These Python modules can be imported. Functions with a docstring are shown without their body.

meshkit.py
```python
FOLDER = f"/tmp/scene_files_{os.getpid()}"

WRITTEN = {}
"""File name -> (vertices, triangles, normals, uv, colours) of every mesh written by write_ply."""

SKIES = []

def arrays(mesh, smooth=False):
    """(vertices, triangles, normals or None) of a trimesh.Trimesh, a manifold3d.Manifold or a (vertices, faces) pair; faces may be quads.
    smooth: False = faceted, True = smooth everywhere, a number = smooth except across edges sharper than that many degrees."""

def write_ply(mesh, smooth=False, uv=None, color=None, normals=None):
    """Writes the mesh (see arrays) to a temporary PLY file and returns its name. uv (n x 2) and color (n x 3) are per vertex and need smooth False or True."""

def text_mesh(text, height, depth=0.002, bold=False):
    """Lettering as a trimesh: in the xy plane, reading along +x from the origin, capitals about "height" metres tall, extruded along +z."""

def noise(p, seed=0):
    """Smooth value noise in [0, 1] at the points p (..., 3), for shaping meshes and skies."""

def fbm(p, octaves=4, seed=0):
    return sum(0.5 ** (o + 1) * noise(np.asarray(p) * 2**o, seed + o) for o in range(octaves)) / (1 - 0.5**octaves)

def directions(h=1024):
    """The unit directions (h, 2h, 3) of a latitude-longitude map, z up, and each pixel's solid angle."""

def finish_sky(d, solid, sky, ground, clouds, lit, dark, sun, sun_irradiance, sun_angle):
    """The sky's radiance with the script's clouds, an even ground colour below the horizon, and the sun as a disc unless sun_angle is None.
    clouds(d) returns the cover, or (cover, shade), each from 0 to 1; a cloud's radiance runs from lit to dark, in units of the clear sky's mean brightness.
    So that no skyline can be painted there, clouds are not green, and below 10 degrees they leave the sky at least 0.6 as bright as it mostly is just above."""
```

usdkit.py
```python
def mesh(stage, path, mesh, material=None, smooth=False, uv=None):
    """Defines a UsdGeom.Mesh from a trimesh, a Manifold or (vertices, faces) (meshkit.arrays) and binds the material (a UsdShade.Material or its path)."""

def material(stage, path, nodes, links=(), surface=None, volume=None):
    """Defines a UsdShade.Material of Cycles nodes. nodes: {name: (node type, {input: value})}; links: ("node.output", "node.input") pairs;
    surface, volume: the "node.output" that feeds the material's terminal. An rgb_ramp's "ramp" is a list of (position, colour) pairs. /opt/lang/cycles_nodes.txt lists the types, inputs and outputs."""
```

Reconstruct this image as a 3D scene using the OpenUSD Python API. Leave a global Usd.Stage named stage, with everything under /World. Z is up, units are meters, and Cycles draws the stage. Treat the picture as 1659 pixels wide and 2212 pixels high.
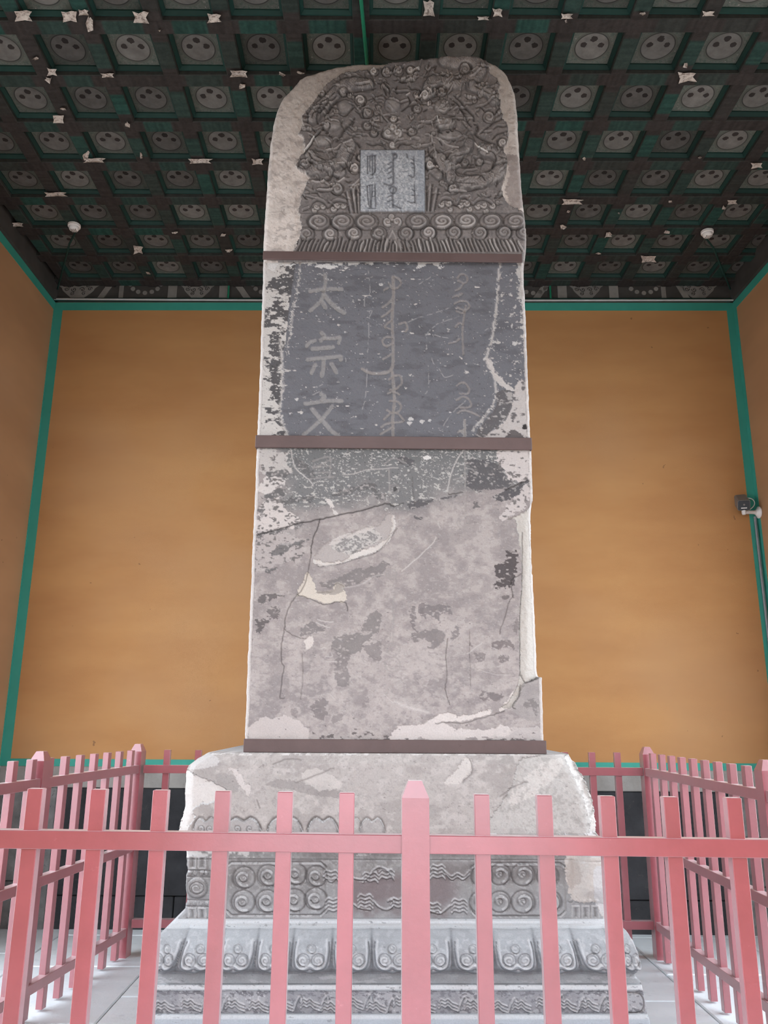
import math, random
import numpy as np, trimesh, shapely, usdkit
from shapely.geometry import Polygon, LineString, Point, box as sbox
from shapely.ops import unary_union
from scipy.spatial import ConvexHull
from pxr import Usd, UsdGeom, UsdLux, UsdShade, Gf, Sdf, Vt

stage = Usd.Stage.CreateInMemory()
UsdGeom.SetStageUpAxis(stage, 'Z')
UsdGeom.SetStageMetersPerUnit(stage, 1.0)
UsdGeom.Xform.Define(stage, '/World')
RNG = random.Random(7)

# ------------------------------------------------------------------ camera
W, HPX, F = 1659, 2212, 1734.0
CX, CY = W / 2, HPX / 2
_n = lambda a: np.array(a, float) / np.linalg.norm(a)
Zc = _n((41.5, 6772, -1734)); Yc = _n((-20.5, -444, -1734)); Yc = _n(Yc - Zc * np.dot(Yc, Zc)); Xc = np.cross(Yc, Zc)
RC = np.stack([Xc, Yc, Zc], 1)                       # world -> camera
EYE = np.array([0, 0, 1.6])
cam = UsdGeom.Camera.Define(stage, '/World/camera')
mt = np.eye(4); mt[:3, :3] = RC; mt[3, :3] = EYE      # row vectors: camera -> world
cam.AddTransformOp().Set(Gf.Matrix4d(*[float(x) for x in mt.ravel()]))
cam.CreateHorizontalApertureAttr(36.0); cam.CreateFocalLengthAttr(36.0 * F / W)
cam.CreateExposureAttr(0.66)

# ------------------------------------------------------------------ light: an overcast sky, seen through the open front of the hall
dome = UsdLux.DomeLight.Define(stage, '/World/sky')
dome.CreateIntensityAttr(0.95); dome.CreateColorAttr(Gf.Vec3f(0.90, 0.98, 1.08))
sun = UsdLux.DistantLight.Define(stage, '/World/sun')        # stands behind the hall: it lights the yard at the open sides, no beam enters
sun.CreateIntensityAttr(4.6); sun.CreateAngleAttr(0.53); sun.CreateColorAttr(Gf.Vec3f(1.0, 0.94, 0.87))
sun.AddRotateXYZOp().Set(Gf.Vec3f(-38, 0, 0))


def rays(px, py):
    d = np.stack([(np.asarray(px, float) - CX) / F, -(np.asarray(py, float) - CY) / F, -np.ones_like(np.asarray(px, float))], -1)
    return d @ RC
def onY(px, py, Y): r = rays(px, py); return EYE + r * (np.asarray(Y) / r[..., 1])[..., None]
def onZ(px, py, Z): r = rays(px, py); return EYE + r * ((np.asarray(Z) - EYE[2]) / r[..., 2])[..., None]
def onX(px, py, X): r = rays(px, py); return EYE + r * (np.asarray(X) / r[..., 0])[..., None]


# ------------------------------------------------------------------ helpers
COUNT = {}
def path_for(name, parent):
    base = str(parent.GetPath()) if parent is not None else '/World'
    k = COUNT[(base, name)] = COUNT.get((base, name), -1) + 1
    return f'{base}/{name}' + (f'_{k:03d}' if k else '')

def tag(o, label=None, cat=None, group=None, kind=None):
    p = o.GetPrim() if hasattr(o, 'GetPrim') else o
    for k, v in (('label', label), ('category', cat), ('group', group), ('kind', kind)):
        if v: p.SetCustomDataByKey(k, v)
    return p

def thing(name, label=None, cat=None, loc=(0, 0, 0), group=None, kind=None):
    x = UsdGeom.Xform.Define(stage, path_for(name, None)); x.AddTranslateOp().Set(Gf.Vec3d(*map(float, loc)))
    return tag(x, label, cat, group, kind)

def origin(parent):
    if parent is None: return np.zeros(3)
    m = UsdGeom.Xformable(parent).ComputeLocalToWorldTransform(Usd.TimeCode.Default())
    return np.array(m.ExtractTranslation())

def obj(name, mesh, mat, parent=None, smooth=False, col=None, loc=None):
    """One Mesh. World coordinates unless loc is given; moved into the parent's frame."""
    o = origin(parent)
    if isinstance(mesh, tuple): v, f = np.asarray(mesh[0], float), np.asarray(mesh[1], int)
    else: v, f = np.asarray(mesh.vertices, float), np.asarray(mesh.faces, int)
    if loc is None: v = v - o
    m = usdkit.mesh(stage, path_for(name, parent), (v, f), mat, smooth)
    if loc is not None: UsdGeom.Xformable(m).AddTranslateOp().Set(Gf.Vec3d(*[float(x) for x in (np.asarray(loc) - o)]))
    if col is not None:
        UsdGeom.PrimvarsAPI(m).CreatePrimvar('Cd', Sdf.ValueTypeNames.Color3fArray, 'vertex').Set(Vt.Vec3fArray.FromNumpy(np.asarray(col, np.float32)))
    return m.GetPrim()

_b = []
for sx in (-1, 1):
    for sy in (-1, 1):
        for sz in (-1, 1):
            for a in range(3): _b.append((sx, sy, sz, a))
_bv = np.array([[s[k] * (1.0 if k == s[3] else 0.9) for k in range(3)] for s in _b])
_h = ConvexHull(_bv); _bf = _h.simplices.copy()
for i, t in enumerate(_bf):
    nn = np.cross(_bv[t[1]] - _bv[t[0]], _bv[t[2]] - _bv[t[0]])
    if np.dot(nn, _bv[t].mean(0)) < 0: _bf[i] = t[::-1]
def cbox(x0, x1, y0, y1, z0, z1, c=0.003):
    """box with chamfered edges"""
    lo, hi = np.array([x0, y0, z0], float), np.array([x1, y1, z1], float)
    half, mid = (hi - lo) / 2, (hi + lo) / 2
    c = min(c, half.min() * 0.45)
    v = np.array([[mid[k] + s[k] * (half[k] - (0 if k == s[3] else c)) for k in range(3)] for s in _b])
    return v, _bf
def pbox(x0, x1, y0, y1, z0, z1):
    m = trimesh.creation.box(bounds=[[x0, y0, z0], [x1, y1, z1]]); return np.array(m.vertices), np.array(m.faces)
def join(parts):
    vs, fs, n = [], [], 0
    for v, f in parts: vs.append(v); fs.append(np.asarray(f) + n); n += len(v)
    return np.vstack(vs), np.vstack(fs)
def tube(pts, r, sides=10, cap=True):
    pts = np.asarray(pts, float); n = len(pts)
    t = np.gradient(pts, axis=0); t /= np.linalg.norm(t, axis=1)[:, None]
    ref = np.array([0.13, 0.31, 0.94]) if abs(t[0][2]) < 0.9 else np.array([1.0, 0.1, 0])
    a = np.cross(t, ref); a /= np.linalg.norm(a, axis=1)[:, None]; b = np.cross(t, a)
    ang = np.linspace(0, 2 * np.pi, sides, endpoint=False)
    r = np.broadcast_to(np.asarray(r, float), (n,))
    v = (pts[:, None] + r[:, None, None] * (np.cos(ang)[None, :, None] * a[:, None] + np.sin(ang)[None, :, None] * b[:, None])).reshape(-1, 3)
    f = []
    for i in range(n - 1):
        for k in range(sides):
            p, q = i * sides + k, i * sides + (k + 1) % sides
            f += [[p, p + sides, q], [q, p + sides, q + sides]]
    if cap:
        v = np.vstack([v, pts[0], pts[-1]])
        for k in range(sides):
            f += [[len(v) - 2, k, (k + 1) % sides], [len(v) - 1, (n - 1) * sides + (k + 1) % sides, (n - 1) * sides + k]]
    return v, np.array(f)
def lathe(profile, sides=24):
    m = trimesh.creation.revolve(np.array(profile), sections=sides); return np.array(m.vertices), np.array(m.faces)
def extrude(poly, d):
    ms = [trimesh.creation.extrude_polygon(g, d, engine='earcut') for g in (poly.geoms if hasattr(poly, 'geoms') else [poly]) if g.area > 1e-6]
    return join([(np.array(m.vertices), np.array(m.faces)) for m in ms])
def smoothline(pts, n=6, closed=False):
    p = np.asarray(pts, float)
    if len(p) < 3 and not closed: return p
    if closed: p = np.vstack([p[-1], p, p[0], p[1]])
    else: p = np.vstack([2 * p[0] - p[1], p, 2 * p[-1] - p[-2]])
    out = []
    for i in range(1, len(p) - 2):
        for t in np.linspace(0, 1, n, endpoint=False):
            a, b, c, d = p[i - 1], p[i], p[i + 1], p[i + 2]
            out.append(0.5 * (2 * b + (c - a) * t + (2 * a - 5 * b + 4 * c - d) * t * t + (3 * b - a - 3 * c + d) * t ** 3))
    if not closed: out.append(p[-2])
    return np.array(out)
def lin(c):
    c = np.asarray(c, float) / 255.0
    return np.where(c <= 0.04045, c / 12.92, ((c + 0.055) / 1.055) ** 2.4)
def SK(m, x0=0.14, s=0.0213):
    """the rear wall and the ceiling grid stand very slightly askew to the side walls"""
    v, f = m; v = np.array(v, float); v[:, 1] -= s * (v[:, 0] - x0); return v, f

# ------------------------------------------------------------------ materials
L = '/World/Looks/'
UsdGeom.Scope.Define(stage, '/World/Looks')
def painted(name, c1, c2, scale=6.0, rough=0.6, spec=0.3, bump=0.15, fine=90.0, sheen=0.0, dist=0.004, stain=None, stain_at=(0.62, 0.7), vary=0.0, coat=0.0, coatr=0.3, coatior=1.5):
    n = {'g': ('texture_coordinate', {}), 'no': ('noise_texture', {'scale': scale, 'detail': 6.0, 'roughness': 0.6}),
         'r': ('rgb_ramp', {'ramp': [(0.3, c1), (0.7, c2)]}),
         'nf': ('noise_texture', {'scale': fine, 'detail': 4.0, 'roughness': 0.65}),
         'b': ('bump', {'strength': bump, 'distance': dist}),
         'p': ('principled_bsdf', {'roughness': rough, 'specular_ior_level': spec, 'sheen_weight': sheen, 'sheen_roughness': 0.6, 'coat_weight': coat, 'coat_roughness': coatr, 'coat_ior': coatior})}
    l = [('g.object', 'no.vector'), ('g.object', 'nf.vector'), ('no.fac', 'r.fac'), ('nf.fac', 'b.height'), ('b.normal', 'p.normal')]
    last = 'r.color'
    if stain is not None:
        n['ns'] = ('noise_texture', {'scale': scale * 2.3, 'detail': 8.0, 'roughness': 0.7, 'distortion': 0.4})
        n['rs'] = ('rgb_ramp', {'ramp': [(stain_at[0], (0, 0, 0)), (stain_at[1], (1, 1, 1))]})
        n['ms'] = ('mix_color', {'b': stain})
        l += [('g.object', 'ns.vector'), ('ns.fac', 'rs.fac'), ('rs.color', 'ms.fac'), (last, 'ms.a')]; last = 'ms.result'
    if vary:
        n['oi'] = ('object_info', {}); n['mr'] = ('map_range', {'from_min': 0.0, 'from_max': 1.0, 'to_min': 1 - vary, 'to_max': 1 + vary})
        n['hv'] = ('hsv', {})
        l += [('oi.random', 'mr.value'), ('mr.result', 'hv.value'), (last, 'hv.color')]; last = 'hv.color'
    l.append((last, 'p.base_color'))
    return usdkit.material(stage, L + name, n, l, surface='p.BSDF')

def wall_paint(name, c1, c2, c3):
    n = {'g': ('geometry', {}), 'm': ('mapping', {'scale': (0.8, 0.8, 2.6)}), 'n1': ('noise_texture', {'scale': 1.1, 'detail': 6.0, 'roughness': 0.55}), 'n2': ('noise_texture', {'scale': 0.55, 'detail': 3.0}),
         'n3': ('noise_texture', {'scale': 140.0, 'detail': 3.0}), 'n4': ('noise_texture', {'scale': 16.0, 'detail': 2.0}), 'r1': ('rgb_ramp', {'ramp': [(0.35, c1), (0.68, c2)]}), 'r2': ('rgb_ramp', {'ramp': [(0.5, (0, 0, 0)), (0.72, (0.7, 0.7, 0.7))]}),
         'r4': ('rgb_ramp', {'ramp': [(0.765, (0, 0, 0)), (0.785, (0.6, 0.6, 0.6))]}), 'x': ('mix_color', {'b': c3}), 'y': ('mix_color', {'b': (0.16, 0.085, 0.05)}), 'b': ('bump', {'strength': 0.2, 'distance': 0.003}), 'p': ('principled_bsdf', {'roughness': 0.8, 'specular_ior_level': 0.2})}
    l = [('g.position', 'm.vector'), ('m.vector', 'n1.vector'), ('g.position', 'n2.vector'), ('g.position', 'n3.vector'), ('g.position', 'n4.vector'), ('n1.fac', 'r1.fac'), ('n2.fac', 'r2.fac'), ('n4.fac', 'r4.fac'), ('r1.color', 'x.a'), ('r2.color', 'x.fac'),
         ('x.result', 'y.a'), ('r4.color', 'y.fac'), ('y.result', 'p.base_color'), ('n3.fac', 'b.height'), ('b.normal', 'p.normal')]
    return usdkit.material(stage, L + name, n, l, surface='p.BSDF')

def vcol(name, rough=0.85, spec=0.2, scale=120.0, bump=0.3, dist=0.003, amp=0.12):
    """colour read from the mesh, with fine grain"""
    n = {'a': ('attribute', {'attribute': 'Cd'}), 'g': ('texture_coordinate', {}),
         'no': ('noise_texture', {'scale': scale, 'detail': 5.0, 'roughness': 0.7}),
         'mr': ('map_range', {'from_min': 0.25, 'from_max': 0.75, 'to_min': 1 - amp, 'to_max': 1 + amp}),
         'hv': ('hsv', {}), 'b': ('bump', {'strength': bump, 'distance': dist}),
         'p': ('principled_bsdf', {'roughness': rough, 'specular_ior_level': spec})}
    l = [('g.object', 'no.vector'), ('no.fac', 'mr.value'), ('mr.result', 'hv.value'), ('a.color', 'hv.color'), ('hv.color', 'p.base_color'),
         ('no.fac', 'b.height'), ('b.normal', 'p.normal')]
    return usdkit.material(stage, L + name, n, l, surface='p.BSDF')

M = {}
M['ochre'] = wall_paint('ochre_plaster', (0.435, 0.215, 0.085), (0.505, 0.265, 0.105), (0.47, 0.27, 0.135))
M['ochre_side'] = wall_paint('painted_haze_ochre_plaster', (0.40, 0.225, 0.115), (0.46, 0.265, 0.135), (0.43, 0.27, 0.16))  # greyer ochre: grazing light and haze painted into the side wall colour
M['teal'] = painted('teal_paint', (0.045, 0.30, 0.23), (0.055, 0.34, 0.265), 4, 0.6, 0.3)
M['plaster'] = painted('grey_plaster', (0.25, 0.235, 0.215), (0.36, 0.34, 0.315), 5, 0.9, 0.1, 0.4, 40, stain=(0.15, 0.14, 0.13))
M['dado'] = painted('dark_dado_stone', (0.022, 0.022, 0.024), (0.045, 0.045, 0.048), 5, 0.7, 0.2, 0.4, 60, stain=(0.07, 0.062, 0.056), vary=0.12)
M['pilaster'] = painted('mottled_grey_stone', (0.13, 0.13, 0.125), (0.27, 0.27, 0.26), 7, 0.85, 0.2, 0.4, 60, stain=(0.06, 0.06, 0.06), vary=0.1)
M['floor'] = painted('pale_floor_stone', (0.76, 0.83, 0.86), (0.85, 0.90, 0.92), 4, 0.5, 0.4, 0.5, 30, stain=(0.58, 0.64, 0.68), stain_at=(0.58, 0.78), vary=0.05)
M['joint'] = painted('floor_joint_dirt', (0.17, 0.175, 0.18), (0.27, 0.275, 0.28), 10, 0.9, 0.1)
M['red'] = painted('red_fence_paint', (0.28, 0.034, 0.048), (0.34, 0.048, 0.066), 9, 0.36, 0.5, 0.22, 70, sheen=0.4, stain=(0.44, 0.11, 0.135), stain_at=(0.66, 0.74), vary=0.08, coat=1.0, coatr=0.3, coatior=1.85)
M['strap'] = painted('brown_iron_strap', (0.11, 0.072, 0.067), (0.14, 0.093, 0.087), 6, 0.55, 0.4, 0.2, 50, stain=(0.085, 0.058, 0.055), stain_at=(0.66, 0.72))
M['white'] = painted('white_plastic', (0.72, 0.70, 0.68), (0.76, 0.74, 0.72), 6, 0.4, 0.5, 0.02)
M['black'] = painted('black_plastic', (0.012, 0.012, 0.013), (0.018, 0.018, 0.02), 6, 0.35, 0.5, 0.02)
M['greyplastic'] = painted('grey_plastic', (0.20, 0.185, 0.17), (0.24, 0.22, 0.20), 6, 0.5, 0.4, 0.02)
M['conduit'] = painted('grey_conduit', (0.17, 0.19, 0.2), (0.24, 0.25, 0.26), 12, 0.4, 0.5, 0.05)
M['steel'] = painted('pale_conduit', (0.42, 0.42, 0.42), (0.5, 0.5, 0.5), 12, 0.35, 0.5, 0.05)
M['greenpipe'] = painted('green_conduit', (0.012, 0.16, 0.085), (0.02, 0.2, 0.11), 12, 0.4, 0.5, 0.05)
M['frame'] = painted('coffer_green', (0.009, 0.034, 0.028), (0.013, 0.048, 0.039), 5, 0.65, 0.3, 0.15, 40, stain=(0.03, 0.045, 0.04), vary=0.25)
M['backing'] = painted('ceiling_board', (0.03, 0.03, 0.028), (0.045, 0.042, 0.04), 5, 0.8, 0.2)
M['beam'] = vcol('beam_paint', 0.8, 0.15, 30, 0.25, 0.003, 0.3)
M['friezebg'] = painted('frieze_ground', (0.05, 0.048, 0.044), (0.075, 0.07, 0.065), 6, 0.8, 0.15)
M['friezegrey'] = painted('frieze_faded_gilt', (0.19, 0.18, 0.165), (0.26, 0.25, 0.23), 9, 0.8, 0.15, vary=0.15)
M['flake'] = painted('peeling_paper', (0.42, 0.36, 0.32), (0.62, 0.56, 0.50), 22, 0.8, 0.15, stain=(0.2, 0.16, 0.14), stain_at=(0.5, 0.6))
M['stone'] = vcol('stele_stone', 0.85, 0.2, 160, 0.35, 0.002, 0.13)
M['paving'] = painted('outside_paving', (0.40, 0.375, 0.345), (0.47, 0.44, 0.405), 1, 0.8, 0.2)
M['frontwall'] = painted('front_wall_plaster', (0.40, 0.185, 0.055), (0.46, 0.22, 0.07), 1.3, 0.85, 0.2)

def panel_material():
    n = {'g': ('texture_coordinate', {}), 'oi': ('object_info', {}),
         'ln': ('vector_math', {'math_type': 'length'}),
         'nz': ('noise_texture', {'scale': 55.0, 'detail': 5.0, 'roughness': 0.7}),
         'nb': ('noise_texture', {'scale': 14.0, 'detail': 4.0, 'roughness': 0.6}),
         'wn': ('white_noise_texture', {'dimensions': '1D'}),
         'sc': ('vector_math', {'math_type': 'scale', 'scale': 9.0}), 'av': ('vector_math', {'math_type': 'add'}),
         'am': ('map_range', {'from_min': 0.0, 'from_max': 1.0, 'to_min': -0.012, 'to_max': 0.012}),
         'disc': ('math', {'math_type': 'less_than', 'value2': 0.097}),
         'rin': ('math', {'math_type': 'less_than', 'value2': 0.104}),
         'rout': ('math', {'math_type': 'less_than', 'value2': 0.116}),
         'cf': ('rgb_ramp', {'ramp': [(0.42, (0.085, 0.105, 0.088)), (0.55, (0.14, 0.145, 0.125)), (0.62, (0.07, 0.075, 0.065)), (0.7, (0.36, 0.35, 0.32))]}),
         'dc': ('rgb_ramp', {'ramp': [(0.3, (0.125, 0.119, 0.11)), (0.7, (0.19, 0.182, 0.17))]}),
         'm1': ('mix_color', {'b': (0.10, 0.105, 0.09)}), 'm2': ('mix_color', {'b': (0.05, 0.05, 0.045)}), 'm3': ('mix_color', {}), 'm4': ('mix_color', {'b': (0.038, 0.032, 0.03)}),
         'ov': ('map_range', {'from_min': 0.0, 'from_max': 1.0, 'to_min': 0.42, 'to_max': 1.02}), 'hv': ('hsv', {}),
         'p': ('principled_bsdf', {'roughness': 0.8, 'specular_ior_level': 0.15})}
    l = [('g.object', 'ln.vector1'), ('oi.random', 'wn.w'), ('wn.color', 'sc.vector1'), ('g.object', 'av.vector1'), ('sc.vector', 'av.vector2'),
         ('av.vector', 'nz.vector'), ('av.vector', 'nb.vector'), ('nz.fac', 'cf.fac'), ('nb.fac', 'dc.fac'), ('nz.fac', 'am.value'),
         ('ln.value', 'disc.value1'), ('ln.value', 'rin.value1'), ('ln.value', 'rout.value1'),
         ('cf.color', 'm1.a'), ('rout.value', 'm1.fac'), ('m1.result', 'm2.a'), ('rin.value', 'm2.fac'), ('m2.result', 'm3.a'), ('dc.color', 'm3.b'), ('disc.value', 'm3.fac'),
         ('m3.result', 'm4.a'), ('oi.random', 'ov.value'), ('ov.result', 'hv.value'), ('m4.result', 'hv.color'), ('hv.color', 'p.base_color')]
    last = None
    for i, (x, y, r) in enumerate([(0, -0.056, 0.021), (-0.052, -0.012, 0.019), (0.052, -0.012, 0.019)]):
        n[f'd{i}'] = ('vector_math', {'math_type': 'distance', 'vector2': (x, y, 0)})
        n[f'a{i}'] = ('math', {'math_type': 'add'}); n[f's{i}'] = ('math', {'math_type': 'less_than', 'value2': r})
        l += [('g.object', f'd{i}.vector1'), (f'd{i}.value', f'a{i}.value1'), ('am.result', f'a{i}.value2'), (f'a{i}.value', f's{i}.value1')]
        if last is None: last = f's{i}.value'
        else:
            n[f'x{i}'] = ('math', {'math_type': 'maximum'}); l += [(last, f'x{i}.value1'), (f's{i}.value', f'x{i}.value2')]; last = f'x{i}.value'
    l.append((last, 'm4.fac'))
    return usdkit.material(stage, L + 'coffer_panel_print', n, l, surface='p.BSDF')
M['panel'] = panel_material()

# ------------------------------------------------------------------ the hall: floor, walls
XL, XR, YB = -3.03, 3.30, 6.78
yb = lambda x: YB - 0.0213 * (x - 0.14)
tag(obj('ground', pbox(-25, 25, -25, 25, -0.3, -0.13), M['paving']), kind='structure')
YW = 0.5
fl = thing('floor', kind='structure')
obj('bed', pbox(XL - 0.3, XR + 0.3, YW, YB + 0.4, -0.12, -0.012), M['joint'], fl)
xj = [XL - 0.1, -2.35, -1.485, -0.62, 0.24, 1.07, 1.9, 2.75, XR + 0.1]
rr = random.Random(3)
for i in range(len(xj) - 1):
    y = YW + rr.uniform(0.2, 0.6); ys = [YW]
    while y < 6.9:
        if y - ys[-1] > 0.3: ys.append(y)
        y += rr.uniform(0.75, 1.15)
    if i == 2: ys = [YW, 1.2, 2.1, 3.2, 4.3, 5.3, 6.15]
    if i == 5: ys = [YW, 1.2, 2.0, 3.1, 4.2, 5.25, 6.2]
    ys.append(6.95)
    for a, b in zip(ys, ys[1:]):
        dz = rr.uniform(-0.003, 0.003)
        obj('stone_slab', cbox(xj[i] + 0.004, xj[i + 1] - 0.004, a + 0.004, b - 0.004, -0.05, dz, 0.006), M['floor'], fl)

YW, DY0, DY1 = 0.5, 1.3, 5.7
_a = np.linspace(0, np.pi, 25)
DOOR = Polygon([(DY0, -1), (DY0, 3.2)] + [((DY0 + DY1) / 2 - (DY1 - DY0) / 2 * math.cos(t), 3.2 + 1.6 * math.sin(t)) for t in _a[1:-1]] + [(DY1, 3.2), (DY1, -1)])
wb = thing('wall_back', kind='structure')
obj('plaster_field', SK(pbox(XL - 0.3, XR + 0.3, YB, YB + 0.3, 1.20, 5.9)), M['ochre'], wb)
obj('painted_border', SK(pbox(XL, XR, YB - 0.003, YB + 0.01, 5.275, 5.355)), M['teal'], wb)
obj('painted_border', SK(pbox(XL, XR, YB - 0.003, YB + 0.01, 1.203, 1.26)), M['teal'], wb)
obj('painted_border', SK(pbox(XL, XL + 0.078, YB - 0.0035, YB + 0.01, 1.26, 5.275)), M['teal'], wb)
obj('painted_border', SK(pbox(XR - 0.066, XR, YB - 0.0035, YB + 0.01, 1.26, 5.275)), M['teal'], wb)
obj('plaster_ledge', SK(cbox(XL, XR, YB - 0.012, YB + 0.3, 1.04, 1.203, 0.006)), M['plaster'], wb)
for x0, x1 in ((-2.545, -0.9), (-0.9, 0.75), (0.75, 2.82)):
    obj('stone_block', SK(cbox(x0 + 0.003, x1 - 0.003, YB, YB + 0.3, 0.243, 1.038, 0.006)), M['dado'], wb)
for x0, x1 in ((-2.545, -1.55), (-1.55, -0.1), (-0.1, 1.3), (1.3, 2.82)):
    obj('stone_block', SK(cbox(x0 + 0.003, x1 - 0.003, YB + 0.002, YB + 0.3, -0.06, 0.237, 0.006)), M['dado'], wb)
for x0, x1 in ((XL - 0.1, -2.548), (2.823, XR + 0.1)):
    for z0, z1 in ((-0.06, 0.34), (0.345, 0.7), (0.705, 1.038)):
        obj('stone_block', SK(cbox(x0, x1, YB - 0.008, YB + 0.3, z0, z1, 0.006)), M['pilaster'], wb)
for side, x0, x1, xi, w in (('left', XL - 0.3, XL, XL, 0.02), ('right', XR, XR + 0.3, XR, 0.06)):
    s = 1 if side == 'left' else -1
    wl = thing('wall_' + side, kind='structure')
    ye = yb(xi)
    # a broad arched doorway in the side wall, nearer the viewer than the part in view, lets daylight in
    v, f = extrude(sbox(YW, 1.20, ye + 0.02, 5.9).difference(DOOR), x1 - x0)
    obj('plaster_field', (np.stack([x0 + v[:, 2], v[:, 0], v[:, 1]], 1), f), M['ochre_side'], wl)
    a, b = sorted((xi - s * 0.01, xi + s * 0.003))
    obj('painted_border', pbox(a, b, YW, ye, 5.275, 5.355), M['teal'], wl)
    obj('painted_border', pbox(a, b, DY1, ye, 1.203, 1.26), M['teal'], wl)
    obj('painted_border', pbox(a, b, YW, DY0, 1.203, 1.26), M['teal'], wl)
    obj('painted_border', pbox(a, b, ye - w, ye, 1.26, 5.275), M['teal'], wl)
    a, b = sorted((xi - s * 0.3, xi + s * 0.012))
    for ya, yc_ in ((YW, DY0), (DY1, ye)):
        obj('plaster_ledge', pbox(a, b, ya, yc_, 1.04, 1.203), M['plaster'], wl)
        for z0, z1 in ((-0.06, 0.237), (0.243, 1.038)):
            y0, y1 = ya, yc_
            obj('stone_block', cbox(min(xi - s * 0.3, xi), max(xi - s * 0.3, xi), y0 + 0.003, y1 - 0.003, z0, z1, 0.006), M['dado'], wl)
# front wall with a broad arched opening: the camera stands just outside it
ang = np.linspace(0, np.pi, 25)
arch = Polygon([(-1.0, -0.2), (-1.0, 3.5)] + [(0.1 - 1.1 * math.cos(t), 3.5 + 1.15 * math.sin(t)) for t in ang[1:-1]] + [(1.2, 3.5), (1.2, -0.2)])
fw = sbox(XL - 0.3, -0.1, XR + 0.3, 5.9).difference(arch)
v, f = extrude(fw, 0.4)
v = np.stack([v[:, 0], YW + 0.4 - v[:, 2], v[:, 1]], 1)
tag(obj('wall_front', (v, f[:, ::-1] if False else f), M['frontwall']), kind='structure')

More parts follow.
